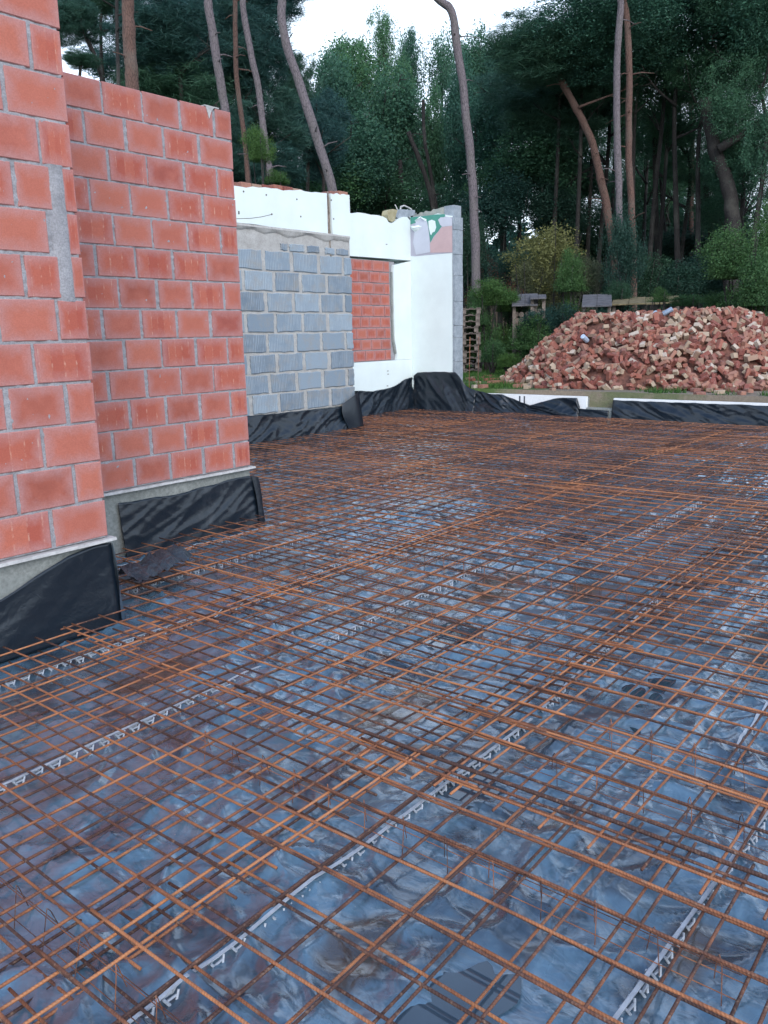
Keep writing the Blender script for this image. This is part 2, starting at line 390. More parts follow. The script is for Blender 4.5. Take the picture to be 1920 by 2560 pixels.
Fs.append(np.array([(k, k + 1, k + 2, k + 3), (k + 1, k + 4, k + 5, k + 2), (k + 4, k + 6, k + 7, k + 5), (k + 6, k, k + 3, k + 7)]))
g = link('ground', mesh('ground', np.concatenate(Vs), np.concatenate(Fs), M_GROUND, smooth=False)); tag(g, kind='structure')

# ------------------------------------------------------------------ membrane over the whole floor
PUD = [(2.40, 1.90, .42, .16, 1), (3.05, 1.15, .40, .13, 0), (4.3, 1.95, .25, .12, 1), (4.05, 2.42, .45, .15, 1), (6.7, 3.1, .35, .2, 1), (1.32, 1.18, .17, .10, 1),
       (1.80, .52, .14, .08, 1), (2.10, 1.35, .22, .12, 0), (1.30, .86, .20, .12, 0), (3.2, 2.2, .3, .12, 0), (5.3, 2.6, .35, .15, 0), (2.0, 3.0, .3, .12, 1), (.75, 2.1, .18, .09, 1)]
def floor_z(X, Y):
    wx_ = X + .07 * noise(X * 2.3, Y * 2.3); wy_ = Y + .07 * noise(X * 2.1 + 9, Y * 2.1)
    z = .012 + .010 * noise(X * 1.1, Y * 1.1)
    r1 = 1 - np.abs(noise(wx_ * 4.0 + 3, wy_ * 4.0)); r2 = 1 - np.abs(noise(wx_ * 9 + 50, wy_ * 7)); r3 = 1 - np.abs(noise(wx_ * 17, wy_ * 17 + 9))
    amt = .45 + .9 * np.clip(noise(X * .9 + 20, Y * .9) + .35, 0, 1)
    s1 = 1 - np.abs(noise(wx_ * 2.2 + 13 + wy_ * .8, wy_ * 5.0)); s2 = 1 - np.abs(noise(wx_ * 6.5 + 70, wy_ * 2.4 + wx_))
    z = z + amt * (.020 * r1 ** 5 + .014 * s1 ** 8 + .013 * s2 ** 8 + .007 * r2 ** 5) + .010 * noise(X * 3.0, Y * 3.6) - .009
    for (px, py, a, b, _) in PUD:
        q = ((X - px) / a) ** 2 + ((Y - py) / b) ** 2; z = z * (1 - .5 * np.exp(-q))
    return z
def axis(segs):
    o = [np.arange(a, b, s) for a, b, s in segs]; return np.concatenate(o + [[segs[-1][1]]])
xs = axis([(-3, .2, .06), (.2, 3.5, .0135), (3.5, 6, .025), (6, 12.45, .045)]); ys = axis([(-3, 0, .06), (0, 3, .015), (3, 5, .03), (5, 9.42, .045)])
X, Y = np.meshgrid(xs, ys, indexing='ij'); Z = floor_z(X, Y)
nx, ny = X.shape; i, j = np.meshgrid(np.arange(nx - 1), np.arange(ny - 1), indexing='ij'); a = (i * ny + j).ravel()
silt = np.zeros_like(X)
for (px, py, a2, b2, br_) in PUD:
    q = ((X - px) / (a2 * .9)) ** 2 + ((Y - py) / (b2 * .9)) ** 2 + .9 * fbm(X * 5, Y * 5, 3)
    silt = np.maximum(silt, (1 if br_ else .0) * np.clip(1.5 - q * 1.3, 0, 1))
SC = silt.ravel()
fl = link('floor_membrane', mesh('floor_membrane', np.stack([X, Y, Z], -1).reshape(-1, 3), np.stack([a, a + ny, a + ny + 1, a + 1], -1), M_FLOOR, smooth=True))
at_ = fl.data.color_attributes.new('silt', 'FLOAT_COLOR', 'POINT'); at_.data.foreach_set('color', np.repeat(SC, 4).astype(np.float32))
tag(fl, 'crumpled black plastic membrane laid over the whole floor beneath the rusty mesh', 'plastic sheet')
def m_water(name, c, rough):
    m = NT(name); m.P(Base_Color=m.mix(m.noise(3, None, 4), c, tuple(x * .5 for x in c)), Roughness=rough, Specular_IOR_Level=.5, Coat_Weight=.6, Coat_Roughness=.02); return m.m
M_WAT = m_water('still_water', (.06, .10, .14), .04); M_SILT = m_water('silty_water', (.065, .055, .045), .08)
for ip, (px, py, a, b, brown) in enumerate(PUD):
    if brown: continue
    a *= .62; b *= .7; zp = .0085 + .0006 * ip; th = np.linspace(0, 2 * math.pi, 40, endpoint=False)
    rr = 1.25 + .6 * noise(np.cos(th) * 1.9 + px * 3, np.sin(th) * 1.6 + py * 5)
    V = [(px, py, zp)] + [(px + a * q * math.cos(t), py + b * q * math.sin(t), zp) for t, q in zip(th, rr)]
    o = link('puddle', mesh('puddle', V, [(0, 1 + i, 1 + (i + 1) % 40) for i in range(40)], M_SILT if brown else M_WAT)); tag(o, kind='structure')

# ------------------------------------------------------------------ masonry
def blocks_mesh(name, rows, y, depth, mat, bev=.004, ribp=.4, prot=.004, jag=0.0):
    """rows: list of (z0,z1,[(x0,x1),...]); front faces look to -Y"""
    V, Fc, C, U = [], [], [], []; n = 0
    for z0, z1, xs in rows:
        for x0, x1 in xs:
            yf = y - random.uniform(0, prot); b = bev
            j = lambda s=.0025: random.uniform(-s, s)
            a0, a1, c0, c1 = x0 + j(.003), x1 + j(.003), z0 + j(), z1 + j()
            nn = 1 if jag == 0 else 5                      # points per side for chipped edges
            pts = []
            for (p, q) in (((a0, c0), (a1, c0)), ((a1, c0), (a1, c1)), ((a1, c1), (a0, c1)), ((a0, c1), (a0, c0))):
                for t in range(nn):
                    pts.append([p[0] + (q[0] - p[0]) * t / nn + j(jag + .001), p[1] + (q[1] - p[1]) * t / nn + j(jag + .001)])
            k = len(pts); cx_, cz_ = (a0 + a1) / 2, (c0 + c1) / 2; w_, h_ = a1 - a0, c1 - c0
            ring0 = [(p[0] + b * (1 if p[0] < cx_ else -1) * (1 if abs(p[0] - cx_) > w_ * .3 else 0), yf, p[1] + b * (1 if p[1] < cz_ else -1) * (1 if abs(p[1] - cz_) > h_ * .3 else 0)) for p in pts]
            ring1 = [(p[0], yf + b, p[1]) for p in pts]; ring2 = [(p[0], yf + depth, p[1]) for p in pts]
            V += ring0 + ring1 + ring2
            fs = [tuple(n + i for i in range(k))] + [(n + r_ * k + i, n + (r_ + 1) * k + i, n + (r_ + 1) * k + (i + 1) % k, n + r_ * k + (i + 1) % k) for r_ in (0, 1) for i in range(k)]
            col = (random.random(), 1.0 if random.random() < ribp else 0.0, random.random(), 1)
            for f in fs:
                Fc.append(f); C.append(col)
                for ix in f: v = V[ix]; U.append(((v[0] - a0) / w_, (v[2] - c0) / h_))
            n += 3 * k
    return mesh(name, V, Fc, mat, uv=U, col=C)
def rows_bond(x_lo, x_end, z0, n, ch, pitch, jt, ends, jit=.006):
    """courses counted from the bottom; ends = width of the last block for even and odd courses"""
    R = []
    for k in range(n):
        x1 = x_end; w_ = ends[k % 2]; xs = []
        while x1 > x_lo:
            jj = random.uniform(-jit, jit)
            xs.append((x1 - w_ + jt / 2 + jj, x1 - (jt / 2 if x1 < x_end else 0))); x1 = x1 - w_ + jj * 0; w_ = pitch
            xs[-1] = (max(xs[-1][0], x_lo), xs[-1][1])
        R.append((z0 + k * ch + .006, z0 + (k + 1) * ch - .006, [q for q in xs if q[1] - q[0] > .02]))
    return R
SILL = H - 1.008
def red_wall(label, x_lo, x_end, y, top_n, ends, strip=None, tail=.14):
    t = empty('block_wall', (x_end - .5, y, 0), label, 'wall'); t0 = np.array([x_end - .5, y, 0])
    rows = rows_bond(x_lo, x_end, SILL, top_n, .2, .3, .022, ends)
    if strip:
        out = []
        for z0, z1, xs in rows:
            q = []
            for x0, x1 in xs:
                if strip[0] < z1 and z0 < strip[1] and x1 > strip[2] and x0 < strip[3]:
                    if strip[2] - x0 > .02: q.append((x0, strip[2]))
                    if x1 - strip[3] > .02: q.append((strip[3], x1))
                else: q.append((x0, x1))
            out.append((z0, z1, q))
        rows = out
    rows = [(z0, z1, [(a - t0[0], b - t0[0]) for a, b in xs]) for z0, z1, xs in rows]
    child('blocks', blocks_mesh('blocks', rows, 0, .12, M_BLOCK), t)
    zt = SILL + .2 * top_n
    mb = MB()
    mb.box((x_lo - t0[0], .013, SILL - .004), (x_end - .006 - t0[0], tail, zt - .009))
    mm = child('mortar', mb.mesh('mortar', M_MORTAR), t)
    gx_ = np.arange(x_lo + .01, x_end - .008, .02); gz_ = np.arange(SILL, zt - .012, .009); GX, GZ_ = np.meshgrid(gx_, gz_, indexing='ij')
    dep = .0045 + .006 * noise(GX * 21, GZ_ * 30) + .004 * noise(GX * 50, GZ_ * 60)
    V = np.stack([GX - t0[0], dep, GZ_], -1).reshape(-1, 3); a_ = (np.arange(len(gx_) - 1)[:, None] * len(gz_) + np.arange(len(gz_) - 1)[None]).ravel()
    child('joint_relief', mesh('joint_relief', V, np.stack([a_, a_ + len(gz_), a_ + len(gz_) + 1, a_ + 1], -1), M_MORTAR, smooth=True), t)
    # lumpy mortar in the wide joint
    if strip:
        zs = np.linspace(strip[0] - .01, strip[1] + .01, 26); xa = strip[2] - .012 - t0[0]; xb = strip[3] + .008 - t0[0]
        V, Fc = [], []
        for i, z in enumerate(zs):
            wv = [.006 * noise(z * 17 + 3 * q, q * 5.0) for q in range(4)]
            V += [(xa + wv[0] + .02 * (zs[-1] - z) * -.6, .004, z), (xa + .02 + wv[1], -.006 + wv[1], z), (xb - .015 + wv[2], -.006 + wv[2], z), (xb + wv[3], .004, z)]
            if i: Fc += [((i - 1) * 4 + q, (i - 1) * 4 + q + 1, i * 4 + q + 1, i * 4 + q) for q in range(3)]
        child('grouted_joint', mesh('grouted_joint', V, Fc, M_MORTAR, smooth=True), t)
    # flashing strip under the first course
    mb = MB(); n = 24; xs_ = np.linspace(x_lo - t0[0], x_end + .03 - t0[0], n)
    top = [(x, -.028 + .004 * float(noise(x * 3, 1)), SILL - .006) for x in xs_]
    V = []; Fc = []
    for i, (x, yy, z) in enumerate(top): V += [(x, .06, z), (x, yy, z), (x, yy - .004, z - .016 - .004 * float(noise(x * 5, 4))), (x, .06, z - .020)]
    for i in range(n - 1): Fc += [(i * 4 + q, (i + 1) * 4 + q, (i + 1) * 4 + (q + 1) % 4, i * 4 + (q + 1) % 4) for q in range(4)]
    Fc += [(0, 1, 2, 3), tuple((n - 1) * 4 + q for q in (3, 2, 1, 0))]
    child('flashing', mesh('flashing', V, Fc, M_DPC), t)
    mb = MB(); mb.box((x_lo - t0[0], .010, -.06), (x_end - .005 - t0[0], .30, SILL - .03))
    child('foundation', mb.mesh('foundation', M_CONC), t)
    return t
W1Y, W2Y, W3Y, W4Y, XB = 3.745, 4.876, 8.2, 9.3, 12.4
red_wall('near wall of large red clay blocks with a wide grey grouted joint, cut by the left edge', -1.6, 2.325, W1Y, 17, (.30, .155), strip=(H + .19, H + .79, 2.20, 2.268))
w2 = red_wall('second wall of red clay blocks, behind the near one and in front of the grey block wall', 1.4, 4.34, W2Y, 13, (.16, .31))
mb = MB(); mb.box((-.04, -.005, SILL + 2.598), (.09, .1, SILL + 2.606)); mb.prism([(-.03, SILL + 2.6), (.045, SILL + 2.598), (.015, SILL + 2.565), (-.004, SILL + 2.52), (-.018, SILL + 2.56)], -.006, .01)
lm = mb.mesh('loose_mortar', M_DPC); o = child('loose_mortar', lm, w2); o.location.x = .3

# old wall: grey blocks below, white plaster band above, broken brick on top
t = empty('old_block_wall', (8.2, W3Y, 0), 'old wall of combed grey concrete blocks under a white plaster band', 'wall')
ox = 8.2
rows = []
for k in range(8):
    xe = 9.47; z0 = H - 1.04 + .267 * k; w_ = (.215, .60)[k % 2] if k < 7 else .18; xs_ = []; x1 = xe
    jts = {0: [9.16, 8.65, 8.13, 7.61, 7.1], 1: [9.36, 8.91, 8.40, 7.88, 7.36]}[k % 2] if k != 0 else [9.16, 8.65, 8.13, 7.61, 7.1]
    if k % 2: jts = [9.30, 8.78, 8.25, 7.73, 7.2]
    else: jts = [8.93, 8.41, 7.89, 7.37]
    for q in jts + [6.2]:
        g_ = random.uniform(.022, .042)
        if x1 - q > .06: xs_.append((q + g_ - ox, x1 - (g_ if x1 < xe else 0) - ox)); x1 = q
    rows.append((z0 + .014, z0 + .253, xs_))
z8 = H - 1.04 + .267 * 8
rows.append((z8 + .012, z8 + .10, [(8.05 - ox, 8.18 - ox), (8.22 - ox, 8.5 - ox), (8.56 - ox, 8.80 - ox), (8.92 - ox, 9.12 - ox), (9.16 - ox, 9.42 - ox)]))
child('blocks', blocks_mesh('old_blocks', rows, 0, .1, M_OLDB, bev=.008, ribp=.8, prot=.010, jag=.007), t)
mb = MB(); mb.prism([(6.2 - ox, H - 1.05), (9.455 - ox, H - 1.05), (9.46 - ox, H + 1.39), (6.2 - ox, H + 1.37)], .012, .24)
child('mortar', mb.mesh('mortar', M_MORT2), t)
mb = MB(); mb.box((6.2 - ox, .03, -.06), (9.44 - ox, .3, H - 1.052)); child('foundation', mb.mesh('foundation', M_CONC), t)
def jag(x0, z0, x1, z1, n, a, seed=0):
    return [(x0 + (x1 - x0) * i / n, z0 + (z1 - z0) * i / n + (a * float(noise(i * .9 + seed, seed * 3.1)) if 0 < i < n else 0)) for i in range(n + 1)]
bx0, bx1 = 8.98, 9.06                          # the chased groove
zt = lambda x: H + 1.83 + (x - 7.28) * .055
mb = MB()
mb.prism([(6.2 - ox, H + 1.395)] + jag(6.2 - ox, H + 1.395, bx0 - .005 - ox, H + 1.385, 12, .008, 2)[1:] + jag(bx0 - ox, zt(bx0), 6.2 - ox, zt(6.2), 26, .022, 5), -.015, .24)
mb.prism(jag(bx1 + .01 - ox, H + 1.385, 9.47 - ox, H + 1.38, 4, .008, 3) + jag(9.46 - ox, zt(9.46), bx1 - ox, zt(bx1), 6, .02, 8), -.015, .24)
child('plaster_band', mb.mesh('plaster_band', M_PLAST), t)
mb = MB(); mb.prism([(bx0 - .006 - ox, H + 1.3), (bx1 + .012 - ox, H + 1.3), (bx1 + .002 - ox, zt(9) - .02), (bx0 - ox, zt(9) - .03)], .02, .2)
mb.tube([(bx0 + .05 - ox + .012 * math.sin(i), .012 - .006 * (i % 2), H + 1.0 + .095 * i) for i in range(11)], .012, 6)
child('chased_groove', mb.mesh('chased_groove', simple('raw_mortar', (.22, .19, .16), .9, .5, 20)), t)
# mortar lip where plaster broke away
V = []; Fc = []; n = 60
for i in range(n + 1):
    x = 6.6 - ox + (9.44 - 6.6) * i / n; dz = .05 + .035 * float(noise(i * .13, 7)) + .012 * float(noise(i * .5, 2))
    V += [(x, -.013, H + 1.388), (x, -.022, H + 1.36), (x, -.006, H + 1.39 - dz * 1.3), (x, .01, H + 1.385 - dz * 1.6)]
    if i: Fc += [((i - 1) * 4 + q, i * 4 + q, i * 4 + q + 1, (i - 1) * 4 + q + 1) for q in range(3)]
child('render_edge', mesh('render_edge', V, Fc, M_MORT2), t)
mb = MB(); x = 6.3
while x < 9.42:
    w_ = random.uniform(.17, .21)
    if not (8.62 < x + w_ / 2 < 9.06): 
        z = zt(x) - .06; mb.box((x - ox, .0 + random.uniform(0, .015), z), (x + w_ - .012 - ox, .20, z + .105 + random.uniform(-.012, .012)), c=(random.random(), 0, random.random(), 1), bev=.006)
    x += w_
child('broken_brick_course', mb.mesh('broken_brick_course', M_PBRICK), t)
mb = MB()
for (zx, zy) in [(150, 150), (295, 172), (330, 295), (515, 310), (710, 205), (725, 325), (120, 280), (120, 290), (490, 200)]:
    x, z = on_y(550 + zx / 2.552, 420 + zy / 2.552, W3Y - .015); mb.tube([(x - ox, -.018, z), (x - ox, -.012, z)], .012, 7)
mb.tube([(on_y(550 + a_ / 2.552, 420 + b_ / 2.552, W3Y - .015)[0] - ox, -.0165, on_y(550 + a_ / 2.552, 420 + b_ / 2.552, W3Y)[1]) for a_, b_ in ((105, 325), (200, 322), (270, 312), (335, 296))], .003, 4)
child('screw_holes', mb.mesh('screw_holes', simple('dark_hole', (.08, .07, .06), .9)), t)

# white wall with the walled-up window
t = empty('white_wall', (11, W4Y, 0), 'white plastered old wall with a jagged top round a bricked-up window', 'wall'); ox = 11.0
a0, a1, b0, b1 = 9.9, 11.86, H - .485, H + 1.25
q4 = lambda zx, zy: on_y(550 + zx / 2.552, 420 + zy / 2.552, W4Y)
top = [q4(*p) for p in [(820, 285), (850, 290), (880, 283), (930, 290), (960, 298), (1000, 300), (1040, 310), (1062, 322), (1075, 345), (1095, 352), (1115, 340), (1140, 322), (1165, 312), (1195, 312)]]
top = [(x - ox, z) for x, z in top]; top = [(-1.3, H + 1.93)] + top + [(XB + .02 - ox, H + 1.93)]
mb = MB()
mb.prism([(-1.3, b1 + .0)] + [(a0 - ox, b1), (a1 - ox, b1 + .02), (a1 + .02 - ox, b1 + .02), (XB + .02 - ox, b1 + .02)] + top[::-1], 0, .3)
rough_edge = [(a1 + .012 * float(noise(i * .8, 3)) + (.07 * math.exp(-((i - 15) / 1.6) ** 2)) + .02 - ox, b1 + .02 - (b1 + .02 - b0) * i / 16) for i in range(17)]
mb.prism(rough_edge[1:] + [(XB + .02 - ox, b0), (XB + .02 - ox, b1 + .017)] , 0, .3)
mb.prism([(-1.3, H - 1.15), (XB + .02 - ox, H - 1.15), (XB + .02 - ox, b0 - .003), (rough_edge[-1][0], b0 - .003), (-1.3, b0 - .003)], 0, .3)
mb.prism([(-1.3, b0), (a0 - ox, b0), (a0 - ox, b1 - .003), (-1.3, b1 - .003)], 0, .3)
child('plaster', mb.mesh('plaster', M_PLAST), t)
rows = []
for k in range(9):
    xe = a1 - .06; w_ = (.16, .27)[k % 2]; x1 = xe; xs_ = []
    while x1 > a0 + .05:
        xs_.append((max(a0, x1 - w_ + .012) - ox, x1 - ox)); x1 -= w_; w_ = random.uniform(.24, .32)
    rows.append((b0 + .01 + .19 * k, b0 + .19 * (k + 1) - .006, xs_))
child('window_infill', blocks_mesh('window_infill', rows, .035, .1, M_BLOCK, ribp=.75, prot=.008), t)
mb = MB(); mb.box((a0 - ox, .044, b0 + .003), (a1 + .1 - ox, .25, b1 - .02)); child('infill_mortar', mb.mesh('infill_mortar', M_MORTAR), t)
mb = MB(); mb.prism([(rough_edge[i][0] - .045, rough_edge[i][1]) for i in range(2, 16)] + [(rough_edge[i][0] - .004 , rough_edge[i][1]) for i in range(15, 1, -1)], .02, .06)
child('broken_reveal', mb.mesh('broken_reveal', M_CONC), t)
mb = MB(); p = [q4(*c) for c in [(1065, 298), (1072, 270), (1100, 262), (1130, 268), (1120, 300), (1112, 335), (1095, 345), (1075, 335)]]
mb.prism([(x - ox, z) for x, z in p], -.012, .12); child('yellow_rubble', mb.mesh('yellow_rubble', m_concrete('yellow_render', (.30, .26, .14), (.45, .42, .28), 12)), t)
mb = MB(); p = [q4(*c) for c in [(1120, 300), (1130, 268), (1160, 262), (1250, 268), (1250, 300), (1170, 318), (1140, 320)]]
mb.prism([(x - ox, z) for x, z in p], .02, .2); child('grey_capping', mb.mesh('grey_capping', M_EDGE), t)
mb = MB()
for (zx, zy) in [(1062, 487), (1070, 1295), (1072, 1315), (1068, 1390)]:
    x, z = q4(zx, zy); mb.box((x - .02 - ox, -.006, z - .006), (x + .02 - ox, -.001, z + .006))
child('wall_marks', mb.mesh('wall_marks', simple('dark_mark', (.15, .14, .14), .9)), t)
mb = MB(); pts = [(1165, 262), (1168, 245), (1190, 238), (1215, 250), (1235, 262), (1245, 295)]
mb.tube([(on_y(550 + a_ / 2.552, 420 + b_ / 2.552, W4Y)[0] - ox, .05, on_y(550 + a_ / 2.552, 420 + b_ / 2.552, W4Y)[1]) for a_, b_ in pts], .014, 7)
mb.tube([(on_y(550 + a_ / 2.552, 420 + b_ / 2.552, W4Y)[0] - ox, .08, on_y(550 + a_ / 2.552, 420 + b_ / 2.552, W4Y)[1]) for a_, b_ in [(1140, 232), (1150, 250), (1156, 268)]], .010, 6)
child('cable_end', mb.mesh('cable_end', simple('pale_conduit', (.5, .5, .48), .5)), t)

# stub wall at right angles, facing -X, with peeled wallpaper and an insulation edge
t = empty('stub_wall', (XB, 8.9, 0), 'white return wall with torn wallpaper and green paint at its top corner', 'wall'); oy = 8.9; yE = 8.40
e_ = lambda zx, zy, sc=4.74, x0=850, y0=480: on_x(x0 + zx / sc, y0 + zy / sc, XB)
mb = MB(); mb.prism([(yE - oy, H - 1.15), (W4Y - .003 - oy, H - 1.15), (W4Y - .003 - oy, H + 1.95), (9.0 - oy, H + 1.97), (8.7 - oy, H + 2.02), (yE - oy, H + 1.95)], 0, .26, plane='x')
child('plaster', mb.mesh('plaster', M_PLAST), t)
def patch(name, pts, mat, dx):
    q = [e_(*p) for p in pts]; mb = MB(); mb.prism([(y - oy, z) for y, z in q], -dx, -.0005, plane='x'); return child(name, mb.mesh(name, mat), t)
patch('bare_patch', [(828, 310), (870, 290), (1100, 280), (1330, 300), (1332, 720), (890, 762), (832, 755)], simple('lilac_undercoat', (.40, .40, .47), .8, .06, 5), .003)
patch('green_paint', [(835, 300), (1000, 285), (1150, 265), (1240, 262), (1250, 285), (1190, 330), (1210, 400), (1170, 460), (1110, 530), (1072, 600), (1050, 420), (1035, 350), (960, 340), (880, 370), (838, 385)], simple('green_paint', (.06, .26, .20), .6, .1), .0055)
patch('white_scrap', [(1050, 345), (1090, 328), (1130, 345), (1142, 420), (1125, 470), (1098, 480), (1085, 512), (1072, 500), (1055, 420)], M_PLAST, .008)
patch('pink_scrap', [(1215, 415), (1330, 400), (1332, 715), (1075, 720), (1070, 610), (1130, 520), (1185, 450)], simple('pink_paper', (.50, .36, .36), .8, .06, 5), .008)
patch('torn_scrap', [(1165, 330), (1195, 300), (1300, 300), (1330, 320), (1330, 398), (1215, 412), (1190, 390)], simple('pale_paper', (.50, .52, .58), .8, .06, 5), .0072)
def curl(pts, bulge, mat, nm):
    q = np.array([e_(*p) for p in pts]); V = []; Fc = []; c_ = q.mean(0)
    V = [(-.01, y - oy, z) for y, z in q] + [(-bulge, c_[0] - oy, c_[1])]; k = len(q)
    child(nm, mesh(nm, V, [(i, (i + 1) % k, k) for i in range(k)], mat), t)
curl([(885, 345), (955, 290), (965, 300), (905, 355)], .05, M_PLAST, 'paper_curl'); curl([(950, 290), (1030, 325), (1025, 350), (960, 310)], .05, M_PLAST, 'paper_curl')
curl([(838, 405), (930, 395), (972, 405), (930, 455), (890, 475), (850, 440)], .09, M_PLAST, 'paper_curl')
patch('paper_strip', [(905, 330), (960, 292), (1030, 345), (1060, 520), (1068, 715), (905, 745), (870, 600)], simple('blue_white_paper', (.50, .53, .60), .8, .05, 5), .010)
mb = MB(); z = H - 1.1
while z < H + 1.93:
    h_ = random.uniform(.2, .5); mb.box((-.0 + random.uniform(0, .006), yE - .045 - random.uniform(0, .008) - oy, z), (.26, yE - .003 - oy, min(z + h_, H + 1.94) - .006)); z += h_
child('insulation_edge', mb.mesh('insulation_edge', M_EDGE), t)
mb = MB(); mb.box((.03, yE - .03 - oy, H + 1.941), (.24, yE + .18 - oy, H + 2.13)); child('capping', mb.mesh('capping', M_EDGE), t)
mb = MB(); mb.prism(jag(yE + .183 - oy, H + 1.99, 9.25 - oy, H + 1.955, 10, .01, 4) + jag(9.25 - oy, H + 2.05, yE + .183 - oy, H + 2.12, 12, .035, 9), .02, .2, plane='x')
child('rubble_top', mb.mesh('rubble_top', m_concrete('old_mortar', (.22, .27, .26), (.42, .42, .36), 10)), t)

# foundation kerb at the back
def kerb(label, y0, y1, ztop, mat_top=True):
    t = empty('foundation_kerb', (XB, (y0 + y1) / 2, 0), label, 'foundation'); c = (y0 + y1) / 2
    mb = MB(); mb.box((.0, y0 - c, -.06), (.055, y1 - c, ztop)); child('foam_board', mb.mesh('foam_board', M_EPS), t)
    mb = MB(); mb.box((.057, y0 + .003 - c, -.06), (.17, y1 - .003 - c, ztop - .025)); child('concrete', mb.mesh('concrete', M_CONC), t)
    return t
k1 = kerb('white foam-edged foundation kerb showing above a dip in the black membrane', 5.80, yE - .06, H - 1.075)
mb = MB()
for yy in (7.02, 6.93): mb.box((-.006, yy - .012 - 7.07, H - 1.32), (-.001, yy + .012 - 7.07, H - 1.10))
child('tar_marks', mb.mesh('tar_marks', simple('tar', (.05, .06, .08), .7)), k1)
kerb('long foundation kerb with a white top edge, running out of frame at the right', -3.0, 5.34, H - 1.085)
t = empty('concrete_step', (XB, 5.57, 0), 'low concrete step in the gap between the two white-edged kerbs', 'step')
mb = MB(); mb.box((-.02, -.22, -.06), (.16, .224, H - 1.25), bev=.006); child('concrete', mb.mesh('concrete', M_CONC), t)

# ------------------------------------------------------------------ upturned membrane flaps
def flap(label, prof, plane, off_top=.012, off_bot=.10, amp=.02, seed=0, zb=.02, nu=110, nv=26, facing=-1, mat=None, name='membrane_upstand'):
    """prof: [(s,ztop)], plane ('y', value) or ('x', value)"""
    prof = sorted(prof); s = np.array([p[0] for p in prof]); zt_ = np.array([p[1] for p in prof])
    U = np.linspace(s[0], s[-1], nu); Zt = np.interp(U, s, zt_); V = []
    T = np.linspace(0, 1, nv)
    for i, (u, z1) in enumerate(zip(U, Zt)):
        z1 = z1 + .007 * float(noise(u * 6, seed + .3))
        for tt in T:
            z = z1 + (zb - z1) * tt
            fold = amp * (float(noise(u * 2.6 + seed + tt * 1.4, tt * 1.2 + seed)) + .5 * (1 - abs(float(noise(u * 5 + tt * 3.5 + seed, tt * 1.5)))) ** 4)
            fold += amp * .15 * (1 - abs(float(noise(u * 4 - tt * 3 + seed * 2, tt * 1.3 + u)))) ** 9 + amp * .02 * (1 - abs(float(noise(u * 12 + tt * 3, tt * 4 + seed)))) ** 8
            o_ = off_top + (off_bot - off_top) * tt ** 2 + fold * (.25 + .75 * math.sin(math.pi * min(1, tt * .9 + .1)))
            o_ = max(o_, .006)
            V.append((u, plane[1] + facing * o_, z) if plane[0] == 'y' else (plane[1] + facing * o_, u, z))
    i, j = np.meshgrid(np.arange(nu - 1), np.arange(nv - 1), indexing='ij'); a = (i * nv + j).ravel()
    o = link(name, mesh(name, V, np.stack([a, a + 1, a + nv + 1, a + nv], -1), mat or M_FLAP, smooth=True))
    md = o.modifiers.new('thick', 'SOLIDIFY'); md.thickness = .0015
    tag(o, label, 'plastic sheet', 'black membrane turned up along the walls'); return o
Z = lambda a: a + H
flap('black membrane flap cut on the slant, against the footing of the near red wall', [(-1.6, Z(-1.30)), (1.69, Z(-1.205)), (1.84, Z(-1.15)), (2.09, Z(-1.055)), (2.24, Z(-1.04)), (2.335, Z(-1.045))], ('y', W1Y + .005), .012, .05, .008, 1)
# its free end, turned round the corner
V = []; 
for i in range(9):
    tt = i / 8; V += [(2.338 + .01 * math.sin(tt * 5), W1Y - .012 - .035 * tt, Z(-1.04) - (Z(-1.04) - .02) * tt), (2.345 + .05 * tt ** .5, W1Y + .04 - .02 * tt, Z(-1.14) - (Z(-1.14) - .02) * tt), (2.35 + .085 * tt ** .6, W1Y + .10, Z(-1.28) - (Z(-1.28) - .02) * tt)]
o = link('membrane_corner', mesh('membrane_corner', V, [(3 * i + q, 3 * i + q + 1, 3 * i + q + 4, 3 * i + q + 3) for i in range(8) for q in (0, 1)], m_film('bluish_membrane', (.10, .14, .18), .4, False), smooth=True))
tag(o, 'pale folded corner of membrane at the end of the near red wall', 'plastic sheet')
flap('long black membrane flap along the footing of the second red wall', [(3.12, Z(-1.10)), (3.62, Z(-1.115)), (4.0, Z(-1.095)), (4.19, Z(-1.08)), (4.29, Z(-1.085)), (4.36, Z(-1.09))], ('y', W2Y + .005), .012, .055, .022, 4)
V = []; nb = 9
for i in range(nb):
    tt = i / (nb - 1); zz = Z(-1.085) + (.03 - Z(-1.085)) * tt
    for q, (dx, dy) in enumerate(((-.03, -.012), (.03, -.02), (.075, .03), (.06, .12))): V.append((4.36 + dx + .03 * tt + .012 * math.sin(4 * tt + q), W2Y + dy - .05 * tt, zz - .02 * q))
o = link('membrane_corner', mesh('membrane_corner', V, [(4 * i + q, 4 * i + q + 1, 4 * i + q + 5, 4 * i + q + 4) for i in range(nb - 1) for q in range(3)], M_FLAP, smooth=True))
tag(o, 'black membrane wrapped round the end of the second red wall footing', 'plastic sheet')
